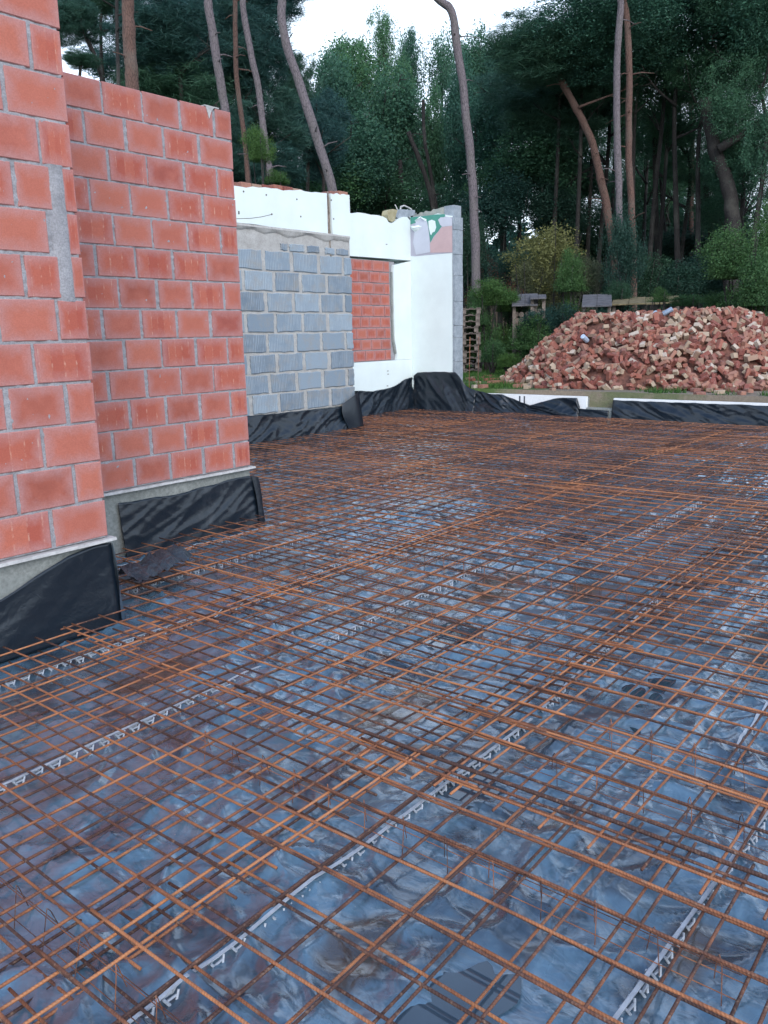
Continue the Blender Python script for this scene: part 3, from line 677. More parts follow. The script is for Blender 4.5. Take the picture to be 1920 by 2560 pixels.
# crumpled strip lying at the foot of wall two
V = []; ns = 26
for i in range(ns + 1):
    u = i / ns; 
    for q in range(6): V.append((2.50 + .62 * u + .02 * q * .3, 4.05 + .33 * u - .05 * q + .02 * float(noise(u * 7, q)), .165 + .05 * math.sin(q * .6) + .05 * float(noise(u * 9 + q, q * .8)) - .03 * u))
o = link('membrane_offcut', mesh('membrane_offcut', V, [(6 * i + q, 6 * i + q + 1, 6 * i + q + 7, 6 * i + q + 6) for i in range(ns) for q in range(5)], m_film('greyed_membrane', (.03, .038, .048), .35, False, .5, 1.6), smooth=True))
tag(o, 'crumpled greyish membrane offcut lying in the corner between the two red walls', 'plastic sheet')
flap('black wrinkled membrane along the foot of the grey block wall', [(5.0, Z(-1.03)), (7.28, Z(-1.035)), (8.2, Z(-1.05)), (8.7, Z(-1.06)), (9.2, Z(-1.06))], ('y', W3Y + .02), .012, .12, .05, 9, nu=190)
V = []; nb = 11
for i in range(nb):
    tt = i / (nb - 1)
    top_l, top_m, top_r = (9.14, Z(-.99)), (9.36, Z(-.91)), (9.52, Z(-.84))
    for q, ((x, z1), dy) in enumerate((((9.14), -.03) and ((9.14, Z(-1.02)), -.035), ((9.22, Z(-.97)), -.07), ((9.36, Z(-.91)), -.085), ((9.49, Z(-.85)), -.06), ((9.56, Z(-.86)), .02), ((9.56, Z(-.88)), .35))):
        V.append((x + .05 * tt * (1 if q < 4 else .4) - .04 * math.sin(tt * 5) * (q < 2), W3Y + dy - .06 * tt, z1 + (.02 - z1) * tt))
o = link('membrane_corner', mesh('membrane_corner', V, [(6 * i + q, 6 * i + q + 1, 6 * i + q + 7, 6 * i + q + 6) for i in range(nb - 1) for q in range(5)], M_FLAP, smooth=True))
tag(o, 'tall pointed fold of black membrane at the corner of the grey block wall', 'plastic sheet')
flap('black membrane drape climbing the foot of the white wall', [(9.5, Z(-.92)), (10.75, Z(-.96)), (11.21, Z(-1.0)), (11.72, Z(-.97)), (12.0, Z(-.9)), (12.15, Z(-.84)), (12.38, Z(-.82))], ('y', W4Y), .012, .12, .06, 14, nu=140)
flap('tall black membrane drape over the foot of the white return wall', [(9.26, Z(-.80)), (9.16, Z(-.73)), (8.72, Z(-.71)), (8.31, Z(-.72)), (8.24, Z(-.78)), (8.09, Z(-.96)), (7.90, Z(-1.03))], ('x', XB), .012, .12, .06, 21, nu=60)
flap('black membrane sagging below the white edge of the back kerb', [(8.06, Z(-1.0)), (7.84, Z(-1.04)), (7.55, Z(-1.08)), (7.36, Z(-1.085)), (7.24, Z(-1.12)), (7.0, Z(-1.2)), (6.81, Z(-1.25)), (6.6, Z(-1.19)), (6.4, Z(-1.13)), (6.2, Z(-1.10)), (5.95, Z(-1.10)), (5.90, Z(-1.24))], ('x', XB), .012, .14, .07, 27, nu=190)
flap('short black membrane piece on the low concrete step', [(5.92, Z(-1.27)), (5.4, Z(-1.275))], ('x', XB - .022), .01, .04, .02, 33, nu=20)
flap('long black membrane on the back kerb, with one pale diagonal crease', [(5.34, Z(-1.115)), (4.32, Z(-1.115)), (3.05, Z(-1.115)), (0, Z(-1.12)), (-3, Z(-1.12))], ('x', XB), .012, .10, .045, 41, nu=330)

# ------------------------------------------------------------------ reinforcement
def lim_y(x):                               # where the floor ends under the walls
    return 3.66 if x < 2.40 else (4.78 if x < 4.45 else (8.10 if x < 9.62 else 9.20))
def mesh_z(x, y, base): return base + .012 * fbm(np.asarray(x) * .7, np.asarray(y) * .7 + 5, 2)
BR = .0043
def bar(parent, p0, p1, z, o, rad=BR, mat=None):
    mat = mat or (M_RUST2 if random.random() < .12 else M_RUST)
    L = math.dist(p0, p1)
    if L < .12: return
    n = max(3, int(L / .10)); t_ = np.linspace(0, 1, n); x = p0[0] + (p1[0] - p0[0]) * t_; y = p0[1] + (p1[1] - p0[1]) * t_
    b = random.uniform(-.006, .006); ln = L
    nrm = np.array([-(p1[1] - p0[1]), p1[0] - p0[0]]) / L
    bow = b * np.sin(np.pi * t_ * random.uniform(.8, 2.2)); x = x + nrm[0] * bow; y = y + nrm[1] * bow
    zz = mesh_z(x, y, z) + .003 * np.sin(t_ * 9 + p0[0] * 5)
    P = np.stack([x - o[0], y - o[1], zz], -1)
    V, Fs_, UV = tube(P, rad, 6)
    child('bar', mesh('bar', V, Fs_, mat, smooth=True, uv=UV), parent)
def sheet(label, x0, x1, y0, y1, z, ang=0.0, ox_=0.0, oy_=0.0, dbl=False, over=.06, rad=BR, oy0=None):
    EDGE = (y0, y1)
    cx_, cy_ = (x0 + x1) / 2, (y0 + y1) / 2
    t = empty('rebar_mesh', (cx_, cy_, 0), label, 'rebar mesh', 'rusty reinforcement mesh sheets on the membrane')
    ca, sa = math.cos(ang), math.sin(ang)
    rot = lambda x, y: (cx_ + (x - cx_) * ca - (y - cy_) * sa, cy_ + (x - cx_) * sa + (y - cy_) * ca)
    def clip(p, q):                          # keep the part over the floor
        n = 60; pts = [(p[0] + (q[0] - p[0]) * i / n, p[1] + (q[1] - p[1]) * i / n) for i in range(n + 1)]
        ok = [i for i, (x, y) in enumerate(pts) if y < lim_y(x) and x < 12.20 and x > -2.6 and y > -2.6]
        if len(ok) < 3: return None
        best = cur = [ok[0]]
        for i in ok[1:]:
            cur = cur + [i] if i == cur[-1] + 1 else [i]
            if len(cur) > len(best): best = cur
        return pts[best[0]], pts[best[-1]]
    ov = over if oy0 is None else oy0
    y = y0 + ov + oy_
    while y < y1 - ov * .8:                       # long bars, along X
        c = clip(rot(x0, y), rot(x1, y))
        if c:
            bar(t, *c, z, (cx_, cy_), rad, M_RUST2 if (z > .08 and (y < y0 + ov + .2 or y > y1 - ov - .2) and random.random() < .8) else M_RUST)
            if dbl and random.random() < .93: bar(t, (c[0][0], c[0][1] + .026), (c[1][0], c[1][1] + .026), z, (cx_, cy_), rad)
        y += .15
    x = x0 + over + ox_
    while x < x1 - .02:                       # cross bars, along Y
        e0 = random.uniform(-.008, .008)
        c = clip(rot(x, y0 + e0), rot(x, y1 + e0))
        if c: bar(t, *c, z + 2 * rad, (cx_, cy_), rad)
        x += .15
    return t
ZT, ZL = .112, .034
# top layer: three columns of sheets
D = lambda s: 'upper-layer rusty mesh sheet ' + s
sheet(D('running along the foot of the near red wall'), -2.9, 2.02, 1.50, 3.62, ZT, 0, oy_=.03)
sheet(D('in the bottom foreground, closest to the camera'), -2.9, 2.06, -.36, 1.70, ZT + .008, .002)
sheet(D('at the lower right with doubled bars'), 1.87, 6.9, -.70, 1.55, ZT + .004, 0, oy_=-.08, oy0=.11)
sheet(D('in the middle, one row behind the foreground'), 1.86, 6.85, 1.24, 3.38, ZT + .012, .008, oy0=.12)
sheet(D('in front of the second red wall'), 1.95, 6.95, 3.06, 5.2, ZT - .002, -.002, oy0=.12)
sheet(D('in front of the grey block wall, left of centre'), 4.5, 9.0, 5.0, 7.05, ZT + .006, .003)
sheet(D('touching the membrane under the grey block wall'), 4.7, 9.7, 6.9, 8.1, ZT, -.003)
sheet(D('far right, in front of the back kerb'), 6.75, 11.75, 1.38, 3.5, ZT + .008, .004, oy0=.12)
sheet(D('far right, running past the edge of the picture'), 6.8, 11.8, -.6, 1.55, ZT, .0)
sheet(D('far centre, beside the orange lap line'), 6.8, 11.8, 3.24, 5.4, ZT, -.003, oy0=.12)
sheet(D('far centre, in front of the white foam kerb'), 8.8, 12.2, 5.15, 7.2, ZT + .005, .004)
sheet(D('in the far corner below the white wall'), 9.3, 12.2, 7.0, 9.15, ZT, 0)
sheet(D('the narrow strip along the back kerb'), 11.55, 12.2, -.6, 5.2, ZT + .008, 0)
# bottom layer
D = lambda s: 'lower-layer mesh sheet seen through the upper one, ' + s
sheet(D('beside the near red wall'), -2.5, 2.6, 1.53, 3.63, ZL, 0, ox_=.072, oy_=.07, over=.05)
sheet(D('in the left foreground'), -2.7, 2.60, -.42, 1.72, ZL + .004, 0, ox_=.04, oy_=-.01)
sheet(D('in the right foreground'), 2.45, 7.0, -.62, 1.55, ZL, 0, oy_=.045, ox_=.03)
sheet(D('in the middle of the floor'), 2.5, 7.05, 1.38, 3.45, ZL + .004, .006, oy_=.06, ox_=.05)
sheet(D('before the second red wall'), 2.2, 7.1, 3.25, 5.3, ZL, .003, oy_=.08, ox_=.03)
sheet(D('before the grey block wall'), 4.5, 9.5, 5.15, 7.15, ZL + .003, 0, oy_=.05, ox_=.07)
sheet(D('under the grey block wall'), 4.6, 9.6, 7.0, 8.1, ZL, 0, oy_=.02)
sheet(D('far right before the kerb'), 6.9, 11.9, 1.4, 3.45, ZL, 0, oy_=.06)
sheet(D('far right past the picture edge'), 6.9, 11.9, -.6, 1.52, ZL, 0, oy_=.06)
sheet(D('far centre beside the lap line'), 6.95, 11.95, 3.3, 5.35, ZL, 0, oy_=.02, ox_=.07)
sheet(D('far centre before the foam kerb'), 9.2, 12.2, 5.2, 7.25, ZL, 0, oy_=.06, ox_=.07)
sheet(D('in the far corner'), 9.4, 12.2, 7.1, 9.15, ZL, 0, oy_=.04, ox_=.07)
# extra lap bars laid by hand
def loose(label, p0, p1, z, rad=.0055):
    L = math.dist(p0, p1); n = int(L / .1); t_ = np.linspace(0, 1, n)
    x = p0[0] + (p1[0] - p0[0]) * t_; y = p0[1] + (p1[1] - p0[1]) * t_ + .004 * np.sin(t_ * 7)
    V, Fs_, UV = tube(np.stack([x, y, mesh_z(x, y, z)], -1), rad, 6)
    o = link('rebar', mesh('rebar', V, Fs_, M_RUST, smooth=True, uv=UV)); tag(o, label, 'rebar')
loose('thick rebar lying diagonally along the mesh lap in the foreground', (1.99, 2.4), (2.03, -.5), ZT + .016, .0065)
loose('rebar lying along the lap in the middle of the floor', (2.0, 1.40), (6.4, 1.52), ZT + .03, .005)
loose('rebar lying along the lap in front of the second red wall', (2.6, 3.16), (5.4, 3.22), ZT + .03, .004)

LEG = {}
# wire chairs carrying the upper layer
def chair_row(label, x, y0, y1, group='wire chairs between the mesh layers'):
    t = empty('wire_chair', (x, y0, 0), label, 'spacer', group); mb = MB(); n = int((y1 - y0) / .15); r_ = .0013
    L = n * .15; zt_, zb_ = .099, .028
    mb.tube([(-.03, 0, zb_ + .012), (-.03, L, zb_ + .012)], r_, 5); mb.tube([(.03, 0, zb_ + .012), (.03, L, zb_ + .012)], r_, 5)
    child('base_wires', mb.mesh('base_wires', M_RUST), t)
    mb = MB(); mb.tube([(-.004, 0, zt_ - .012), (-.004, L, zt_ - .012)], r_, 5); child('top_wire', mb.mesh('top_wire', M_RUST), t)
    if 'leg' not in LEG:
        mb = MB(); mb.tube([(-.035, -.012, zb_ - .015), (-.012, 0, zt_ - .004), (-.003, .010, zt_ + .014), (.008, .018, zt_ - .004), (.035, .03, zb_ - .015)], r_, 5)
        LEG['leg'] = mb.mesh('leg', M_RUST)
    for i in range(n):
        o = child('leg', LEG['leg'], t); o.location = (0, i * .15 + .04, 0); o.rotation_euler.z = random.uniform(-.2, .2)
    return t
for lb, x, y0, y1 in [('nearest row of bent wire chairs, its arches standing above the foreground mesh', 1.70, .38, 2.4), ('second row of wire chairs, right of the nearest one', 2.30, .2, 1.35), ('third row of wire chairs, in the right foreground', 2.64, -.6, 1.3),
                      ('row of wire chairs behind the orange lap', 3.2, 1.5, 3.0), ('row of wire chairs in the middle of the floor', 4.1, 1.3, 3.3), ('wire chairs by the second red wall', 3.3, 3.3, 4.6), ('wire chairs at mid distance on the right', 5.0, .6, 3.2), ('farther wire chairs on the right', 6.0, .8, 3.2),
                      ('wire chairs in front of the grey block wall', 6.2, 4.0, 7.0), ('row of wire chairs under the left foreground mesh', .85, 1.0, 3.2)]:
    chair_row(lb, x, y0, y1)

# pale plastic spacer strips under the lower layer
foot_me = None
def strip(label, x, y, L=2.0, ang=0.0, pitch=.068):
    global foot_me
    t = empty('spacer_strip', (x, y, 0), label, 'spacer strip', 'pale plastic spacer strips', ang)
    mb = MB(); n = 24; V = []
    for i in range(n): 
        dx = L * i / (n - 1); wx2 = x + dx * math.cos(ang); wy2 = y + dx * math.sin(ang)
        zz = max(.032, float(floor_z(np.array([wx2]), np.array([wy2]))[0]) + .012) + .001 * math.sin(dx * 9 + x)
        V += [(dx, -.005, zz), (dx, .005, zz), (dx, .005, zz - .003), (dx, -.005, zz - .003)]
    mb.add(V, [(4 * i + q, 4 * i + 4 + q, 4 * i + 4 + (q + 1) % 4, 4 * i + (q + 1) % 4) for i in range(n - 1) for q in range(4)])
    child('rail', mb.mesh('rail', M_SPACER), t)
    if foot_me is None:
        mb = MB()
        for sg in (-1, 1):                   # two splayed triangular cheeks with a hole, as three bars each
            A, Bq, Cq = (-.021, sg * .006, .027), (.021, sg * .006, .027), (0, sg * .017, -.008)
            mb.tube([A, Cq], [.0035, .0045], 5); mb.tube([Bq, Cq], [.0035, .0045], 5); mb.tube([(-.012, sg * .008, .018), (.012, sg * .008, .018)], .0035, 5)
        foot_me = mb.mesh('foot', M_SPACER)
    for i in range(int(L / pitch)):
        o = child('foot', foot_me, t); o.location = (.03 + i * pitch, 0, .0); o.rotation_euler.z = random.uniform(-.15, .15)
    return t
for a_ in [('pale spacer strip in the bottom left foreground, the largest in view', .62, 1.415, 2.0, -.002), ('pale spacer strip crossing the lower right corner', 1.30, .585, 1.25, -.05), ('short pale spacer strip by the right edge', 2.84, .72, .8, 0),
           ('spacer strip at the foot of the near wall flap', .6, 3.44, 2.0, .0), ('spacer strip left of centre, between near wall and foreground', .75, 2.60, 1.6, .03), ('spacer strip at mid height of the floor', 2.6, 2.62, 1.9, .045),
           ('twisted spacer strip along the orange lap', 2.7, 1.42, 1.7, .09), ('spacer strip below the offcut at the second wall', 2.62, 4.15, 1.85, .03), ('spacer strip nearest the second red wall', 2.9, 4.66, 1.6, .01), ('spacer strip in the middle distance', 3.2, 3.42, 1.2, .14),
           ('far spacer strip on the right', 5.6, 2.2, 1.5, .02), ('spacer strip between second wall and lap', 2.45, 3.38, .7, 0)]: strip(*a_)

# ------------------------------------------------------------------ foliage
def leaf_mesh(name, C, size, mat, tone, elong=1.6, needle=False, seed=1):
    rg = np.random.default_rng(seed); n = len(C)
    d = rg.normal(size=(n, 3)); d[:, 2] *= .7; d /= np.linalg.norm(d, axis=1)[:, None]
    e = rg.normal(size=(n, 3)); e -= d * (d * e).sum(1)[:, None]; e /= np.linalg.norm(e, axis=1)[:, None]
    s = size * rg.uniform(.6, 1.4, n)[:, None]
    l = s * elong; wd = s * (.16 if needle else .62)
    nrm = np.cross(d, e)
    if needle:
        V = np.stack([C - d * l, C + e * wd, C + d * l], 1).reshape(-1, 3); Fc = np.arange(3 * n).reshape(n, 3)
    else:
        V = np.stack([C - d * l * .5, C + e * wd * .5 + nrm * s * .08, C + d * l * .5, C - e * wd * .5 + nrm * s * .08], 1).reshape(-1, 3); Fc = np.arange(4 * n).reshape(n, 4)
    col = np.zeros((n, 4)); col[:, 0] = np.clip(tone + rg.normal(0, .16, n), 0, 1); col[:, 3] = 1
    return mesh(name, V, Fc, mat, col=col)
def crown_pts(seed, n_clump, per, spread, flat=1.0, hollow=.45, open_=.0):
    rg = np.random.default_rng(seed); C = []; T = []
    nb = 9; bc = rg.normal(size=(nb, 3)); bc /= np.linalg.norm(bc, axis=1)[:, None]; bc *= rg.uniform(.25, .62, nb)[:, None]; br = rg.uniform(.3, .55, nb)
    for k in range(n_clump):
        b = rg.integers(nb); d = rg.normal(size=3); d /= np.linalg.norm(d)
        c = bc[b] + d * br[b] * rg.uniform(hollow, 1.0) ** .6
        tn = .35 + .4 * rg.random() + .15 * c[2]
        m = int(per * rg.uniform(.5, 1.5)); p = rg.normal(size=(m, 3)) * spread * np.array([1, 1, flat]) * rg.uniform(.6, 1.3)
        C.append(c + p); T.append(np.full(m, tn))
    return np.concatenate(C), np.concatenate(T)
PINE = []; BROAD = []; SPARSE = []
for k in range(3):
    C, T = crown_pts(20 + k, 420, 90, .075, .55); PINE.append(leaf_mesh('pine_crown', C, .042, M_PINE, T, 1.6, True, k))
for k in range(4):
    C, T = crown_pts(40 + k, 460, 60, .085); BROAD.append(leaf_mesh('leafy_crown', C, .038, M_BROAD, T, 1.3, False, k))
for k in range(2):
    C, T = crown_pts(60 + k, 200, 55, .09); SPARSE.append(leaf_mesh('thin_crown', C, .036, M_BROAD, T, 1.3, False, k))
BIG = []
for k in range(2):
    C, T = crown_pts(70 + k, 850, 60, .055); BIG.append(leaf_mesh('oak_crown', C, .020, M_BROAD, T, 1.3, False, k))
BUSH = []; YEL = []
for k in range(3):
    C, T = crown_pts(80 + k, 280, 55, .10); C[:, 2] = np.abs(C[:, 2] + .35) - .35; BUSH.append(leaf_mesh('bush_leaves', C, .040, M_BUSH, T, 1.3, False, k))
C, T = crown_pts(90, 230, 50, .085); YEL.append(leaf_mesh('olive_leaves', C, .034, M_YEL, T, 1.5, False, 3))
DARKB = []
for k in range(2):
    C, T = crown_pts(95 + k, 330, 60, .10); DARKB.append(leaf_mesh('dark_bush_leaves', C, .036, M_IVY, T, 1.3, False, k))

def smooth_path(P, n):
    P = np.array(P, float); t_ = np.linspace(0, len(P) - 1, n); i = np.clip(t_.astype(int), 0, len(P) - 2); f = (t_ - i)[:, None]
    p0 = P[np.clip(i - 1, 0, len(P) - 1)]; p1 = P[i]; p2 = P[i + 1]; p3 = P[np.clip(i + 2, 0, len(P) - 1)]
    return .5 * ((2 * p1) + (-p0 + p2) * f + (2 * p0 - 5 * p1 + 4 * p2 - p3) * f ** 2 + (-p0 + 3 * p1 - 3 * p2 + p3) * f ** 3)
def trunk_mesh(P, r0, r1, mat, n=30, limbs=(), sides=10, twigs=0, seed=0):
    rg = np.random.default_rng(seed); Q = smooth_path(P, n); rad = np.linspace(r0, r1, n) * (1 + .035 * rg.normal(size=n)); rad[0] *= 1.2
    Q[1:, 0] += r0 * .16 * noise(np.arange(n - 1) * .35, seed + 3.3); Q[1:, 1] += r0 * .16 * noise(np.arange(n - 1) * .35, seed + 9.1)
    mb = MB(); V, Fc, _ = tube(Q, rad, sides); mb.add(V, Fc)
    for (frac, ang, el, L, r_) in limbs:
        p = Q[int(frac * (n - 1))]; dr = np.array([math.cos(ang) * math.cos(el), math.sin(ang) * math.cos(el), math.sin(el)])
        side = np.cross(dr, [0, 0, 1]); k = 9; tt = np.linspace(0, 1, k)[:, None]
        pts = p + dr * L * tt + side * L * .10 * np.sin(tt * 3.5 + frac * 9) + np.array([0, 0, 1]) * L * .16 * tt ** 2 * rg.uniform(-.6, 1)
        V, Fc, _ = tube(pts, np.linspace(r_, r_ * .25, k), 6); mb.add(V, Fc)
        for q in range(3):
            a_ = pts[rg.integers(3, k - 1)]; d2 = dr + rg.normal(0, .6, 3); d2 /= np.linalg.norm(d2)
            V, Fc, _ = tube([a_, a_ + d2 * L * .18, a_ + d2 * L * .33 + rg.normal(0, .03 * L, 3)], [r_ * .4, r_ * .25, r_ * .12], 5); mb.add(V, Fc)
    for q in range(twigs):
        p = Q[rg.integers(int(n * .25), n)]; a_ = rg.uniform(0, 6.3); L = rg.uniform(.15, .7); dr = np.array([math.cos(a_), math.sin(a_), rg.uniform(-.2, .5)])
        V, Fc, _ = tube([p, p + dr * L * .5, p + dr * L + np.array([0, 0, -.08])], [.022, .014, .006], 5); mb.add(V, Fc)
    me = mb.mesh('trunk', mat, smooth=True); return me, Q

def stem_tree(label, path, d, wpx, mat, name='pine_tree', crown=None, limbs=(), twigs=6, top=None, group=None, seed=0):
    """a tree whose trunk is seen: path in photo pixels at distance d, continued to the ground"""
    P = [at(px, py, d) for px, py in path][::-1]; base = P[0].copy(); base[2] = GZ - .05
    dirv = P[0] - P[1]; 
    if P[0][2] > GZ + .3: base[:2] = P[0][:2] + dirv[:2] / max(1e-3, -dirv[2]) * (P[0][2] - GZ) * .6; P = [base] + P
    else: P[0][2] = GZ - .05; base = P[0]
    if top is not None: P = P + [P[-1] + np.array(top)]
    t = empty(name, base, label, 'tree', group)
    r_ = wpx / 2 * d / F
    me, Q = trunk_mesh([p - base for p in P], r_ * 1.0, r_ * .78, mat, 36, limbs, 10, twigs, seed); child('trunk', me, t)
    if crown:
        for (me_, dx, dy, dz, rx, rz) in crown:
            o = child('crown', me_, t); o.location = Q[-1] + np.array([dx, dy, dz]); o.scale = (rx, rx, rz); o.rotation_euler.z = random.uniform(0, 6.28)
    return t
B = PINE
stem_tree('reddish pine trunk standing right behind the top of the near red wall', [(316, -80), (320, 60), (327, 160), (333, 260), (340, 620)], 19, 33, M_BARKR, crown=[(B[0], 0, 0, 3.0, 3.4, 2.4)], top=(0, 0, 4.5), seed=1)
stem_tree('very thin dark stem just left of the reddish pine trunk', [(290, -80), (292, 60), (296, 220), (298, 620)], 21, 9, M_BARKD, name='thin_tree', twigs=10, crown=[(B[1], 0, 0, 1.5, 1.8, 1.2)], top=(0, 0, 2), seed=2)
stem_tree('bent dark trunk meeting the end of the second red wall top', [(512, -80), (522, 20), (540, 140), (556, 240), (568, 330), (575, 650)], 20, 22, M_BARKG, crown=[(B[1], 0, 0, 3.5, 3.0, 2.2)], top=(-.4, 0, 4.5), seed=3)
stem_tree('slim pale trunk, first right of the second red wall', [(585, -80), (588, 60), (592, 200), (610, 340), (622, 470), (630, 650)], 21, 13, M_BARKR, crown=[(B[2], 0, 0, 3.5, 2.4, 1.9)], top=(0, 0, 4), seed=4)
stem_tree('curving pale trunk, second right of the second red wall', [(603, -80), (608, 20), (628, 140), (648, 230), (660, 340), (678, 460), (690, 650)], 20, 17, M_BARKG, crown=[(B[0], 0, 0, 3.5, 2.8, 2.0)], top=(-.3, 0, 4), seed=5)
stem_tree('long leaning trunk ending behind the gap in the broken brick course', [(690, -80), (703, 30), (714, 100), (745, 200), (785, 320), (810, 400), (834, 490), (850, 650)], 19, 23, M_BARKG, crown=[(B[1], -1, 1, 4.5, 3.2, 2.4)], limbs=[(.86, -.9, .5, 1.6, .035)], top=(-.8, .6, 4), seed=6)
stem_tree('tall bare pale trunk rising just right of the white return wall', [(1098, 0), (1128, 26), (1142, 110), (1157, 220), (1170, 330), (1180, 450), (1187, 560), (1190, 690)], 23, 22, M_BARKG, name='bare_trunk', limbs=[(.93, -.6, .25, 2.2, .03), (.99, 2.4, .6, 1.6, .05)], twigs=14, top=(-.9, .7, .9), seed=7)
stem_tree('leaning reddish pine under the dark crowns, right of the bare trunk', [(1396, 190), (1440, 270), (1478, 350), (1500, 440), (1520, 540), (1535, 640)], 27, 20, M_BARKR, limbs=[(.85, -.7, .35, 2.2, .04)], twigs=10, crown=[(B[0], -.4, .4, .9, 2.2, 1.3)], seed=8)
stem_tree('smooth pale trunk of the close pair standing left of its twin', [(1555, -80), (1552, 20), (1544, 120), (1542, 260), (1545, 400), (1548, 520), (1555, 720)], 24, 17, M_BARKG, twigs=5, top=(.3, -.2, 5), crown=[(B[2], 0, 0, 3, 3, 2.2)], seed=9)
tw = stem_tree('red-brown vine-wrapped trunk of the close pair standing right of its twin', [(1558, -80), (1566, 40), (1573, 160), (1572, 300), (1573, 420), (1580, 560), (1584, 720)], 24.6, 17, M_BARKR, twigs=12, top=(.3, -.2, 5), crown=[(B[0], 1, 0, 3, 3, 2.2)], seed=10)
for k, (path, w_, lb) in enumerate([([(1636, 320), (1638, 450), (1642, 620)], 13, 'thin dark trunk deep in the wood, left of two'), ([(1650, 430), (1656, 520), (1666, 620)], 7, 'very thin slanting stem deep in the wood'), ([(1728, 240), (1729, 400), (1727, 650)], 13, 'thin red-brown trunk deep in the wood behind the brick pile'),
                                    ([(1756, 400), (1765, 480), (1780, 610)], 15, 'dark slanting trunk near the big oak'), ([(1806, 480), (1806, 540), (1806, 620)], 11, 'slim reddish trunk against a light gap beside the oak'), ([(1752, 470), (1756, 560), (1756, 620)], 8, 'slender dark stem left of the slanting trunk'),
                                    ([(738, 380), (738, 480), (742, 640)], 14, 'dark reddish stem just above the broken brick course'), ([(762, 380), (762, 480), (764, 640)], 12, 'second dark stem above the broken brick course'), ([(1000, 400), (1003, 500), (1000, 640)], 14, 'dark trunk behind the yellowish rubble on the white wall'),
                                    ([(1020, 330), (1060, 430), (1085, 530), (1090, 640)], 13, 'dark forked trunk leaning behind the top of the white wall'), ([(1058, 250), (1062, 350), (1090, 520), (1092, 640)], 10, 'thin upright limb of dark tree seen against sky gaps')]):
    stem_tree(lb, path, 32 + k % 3 * 2, w_, M_BARKR if 'red' in lb else M_BARKD, name='thin_tree', twigs=6, seed=20 + k, group='thin trunks deep in the wood')
stem_tree('big dark oak with a thick leaning trunk and spreading limbs at the far right', [(1760, 250), (1790, 380), (1815, 450), (1830, 520), (1832, 640)], 27, 34, M_BARKD, name='oak_tree', twigs=4, seed=44,
          limbs=[(.8, -1.0, .5, 5, .13), (.9, .3, .9, 5, .12), (.85, -.4, .2, 4, .1)], crown=[(BIG[0], .6, -.4, 3.2, 5, 3.2), (BIG[1], -1, 2.2, 2.2, 3.2, 1.8)])

def back_tree(px, py, d, rxp, ryp, me, label, group, mat=None, name='forest_tree'):
    c = at(px, py, d); b = c.copy(); b[2] = GZ - .05; rx = rxp * 1.2 * d / F; rz = ryp * 1.15 * d / F
    t = empty(name, b, label, 'tree', group)
    lb = [(random.uniform(.55, .95), random.uniform(0, 6.28), random.uniform(.3, 1.0), rx * .7, .022 * rx) for _ in range(5)]
    wob = np.array([random.uniform(-.5, .5), random.uniform(-.5, .5), 0]); h = c[2] - b[2] + rz * .3
    tm, _ = trunk_mesh([np.zeros(3), wob * .5 + [0, 0, h * .4], wob + [0, 0, h * .8], [0, 0, h]], (.07 + .02 * rx), .03, mat or M_BARKD, 14, lb, 7, 0, abs(int(px * 7 + py))); child('trunk', tm, t)
    o = child('crown', me, t); o.location = c - b; o.scale = (rx, rx, rz); o.rotation_euler.z = random.uniform(0, 6.28)
    return t
random.seed(12)
PL = 'bluish dark pine crown packed among its neighbours on the left'; 
left = [(180, 40, 24, 75, 60), (205, 150, 23, 40, 22), (260, -20, 26, 100, 60), (420, 70, 25, 140, 110), (430, 250, 26, 150, 110), (560, 120, 27, 120, 130), (540, 330, 26, 110, 110), (635, 130, 27, 100, 110), (650, 320, 28, 120, 120), (640, 440, 27, 130, 80),
        (735, 230, 30, 55, 110), (400, 160, 32, 160, 120), (610, -20, 28, 160, 80), (780, 330, 30, 90, 120)]
for k, (a_, b_, d, rx, ry) in enumerate(left): back_tree(a_, b_, d, rx, ry, PINE[k % 3], PL, 'dark pines behind the red walls', name='pine_tree')
mid = [(835, 260, 36, 80, 140), (890, 195, 40, 85, 110), (958, 140, 42, 42, 115), (960, 330, 37, 110, 140), (880, 400, 34, 120, 120), (790, 470, 33, 110, 90), (1000, 260, 41, 40, 110), (1150, 330, 36, 60, 170), (940, 480, 36, 120, 80), (1100, 520, 36, 80, 70),
       (1110, 205, 44, 60, 125), (1195, 195, 38, 80, 110), (1085, 360, 40, 60, 150), (1010, 190, 44, 42, 105), (1275, 180, 38, 80, 105), (1230, 330, 34, 90, 120), (700, 480, 34, 120, 70), (1040, 420, 44, 60, 110)]
for k, (a_, b_, d, rx, ry) in enumerate(mid): back_tree(a_, b_, d, rx, ry, (BROAD if k not in (2, 6, 10, 18) else SPARSE)[k % 2 if k in (2, 6, 10, 18) else k % 4], 'dense green tree in the treeline above the white wall', 'treeline behind the white wall')
rt = [(1385, 130, 30, 85, 90), (1450, 150, 29, 90, 110), (1300, 250, 31, 120, 100), (1400, 290, 31, 130, 110), (1500, 200, 32, 100, 130), (1480, 90, 33, 80, 70), (1340, 420, 32, 130, 90), (1250, 470, 33, 90, 80), (1440, 440, 34, 100, 80)]
for k, (a_, b_, d, rx, ry) in enumerate(rt): back_tree(a_, b_, d, rx, ry, PINE[k % 3] if k < 4 else BROAD[k % 4], 'shaggy dark pine crown left of the close pair of trunks' if k < 4 else 'dark broadleaf crown left of the close pair of trunks', 'pines left of the trunk pair' if k < 4 else 'broadleaf crowns left of the trunk pair')
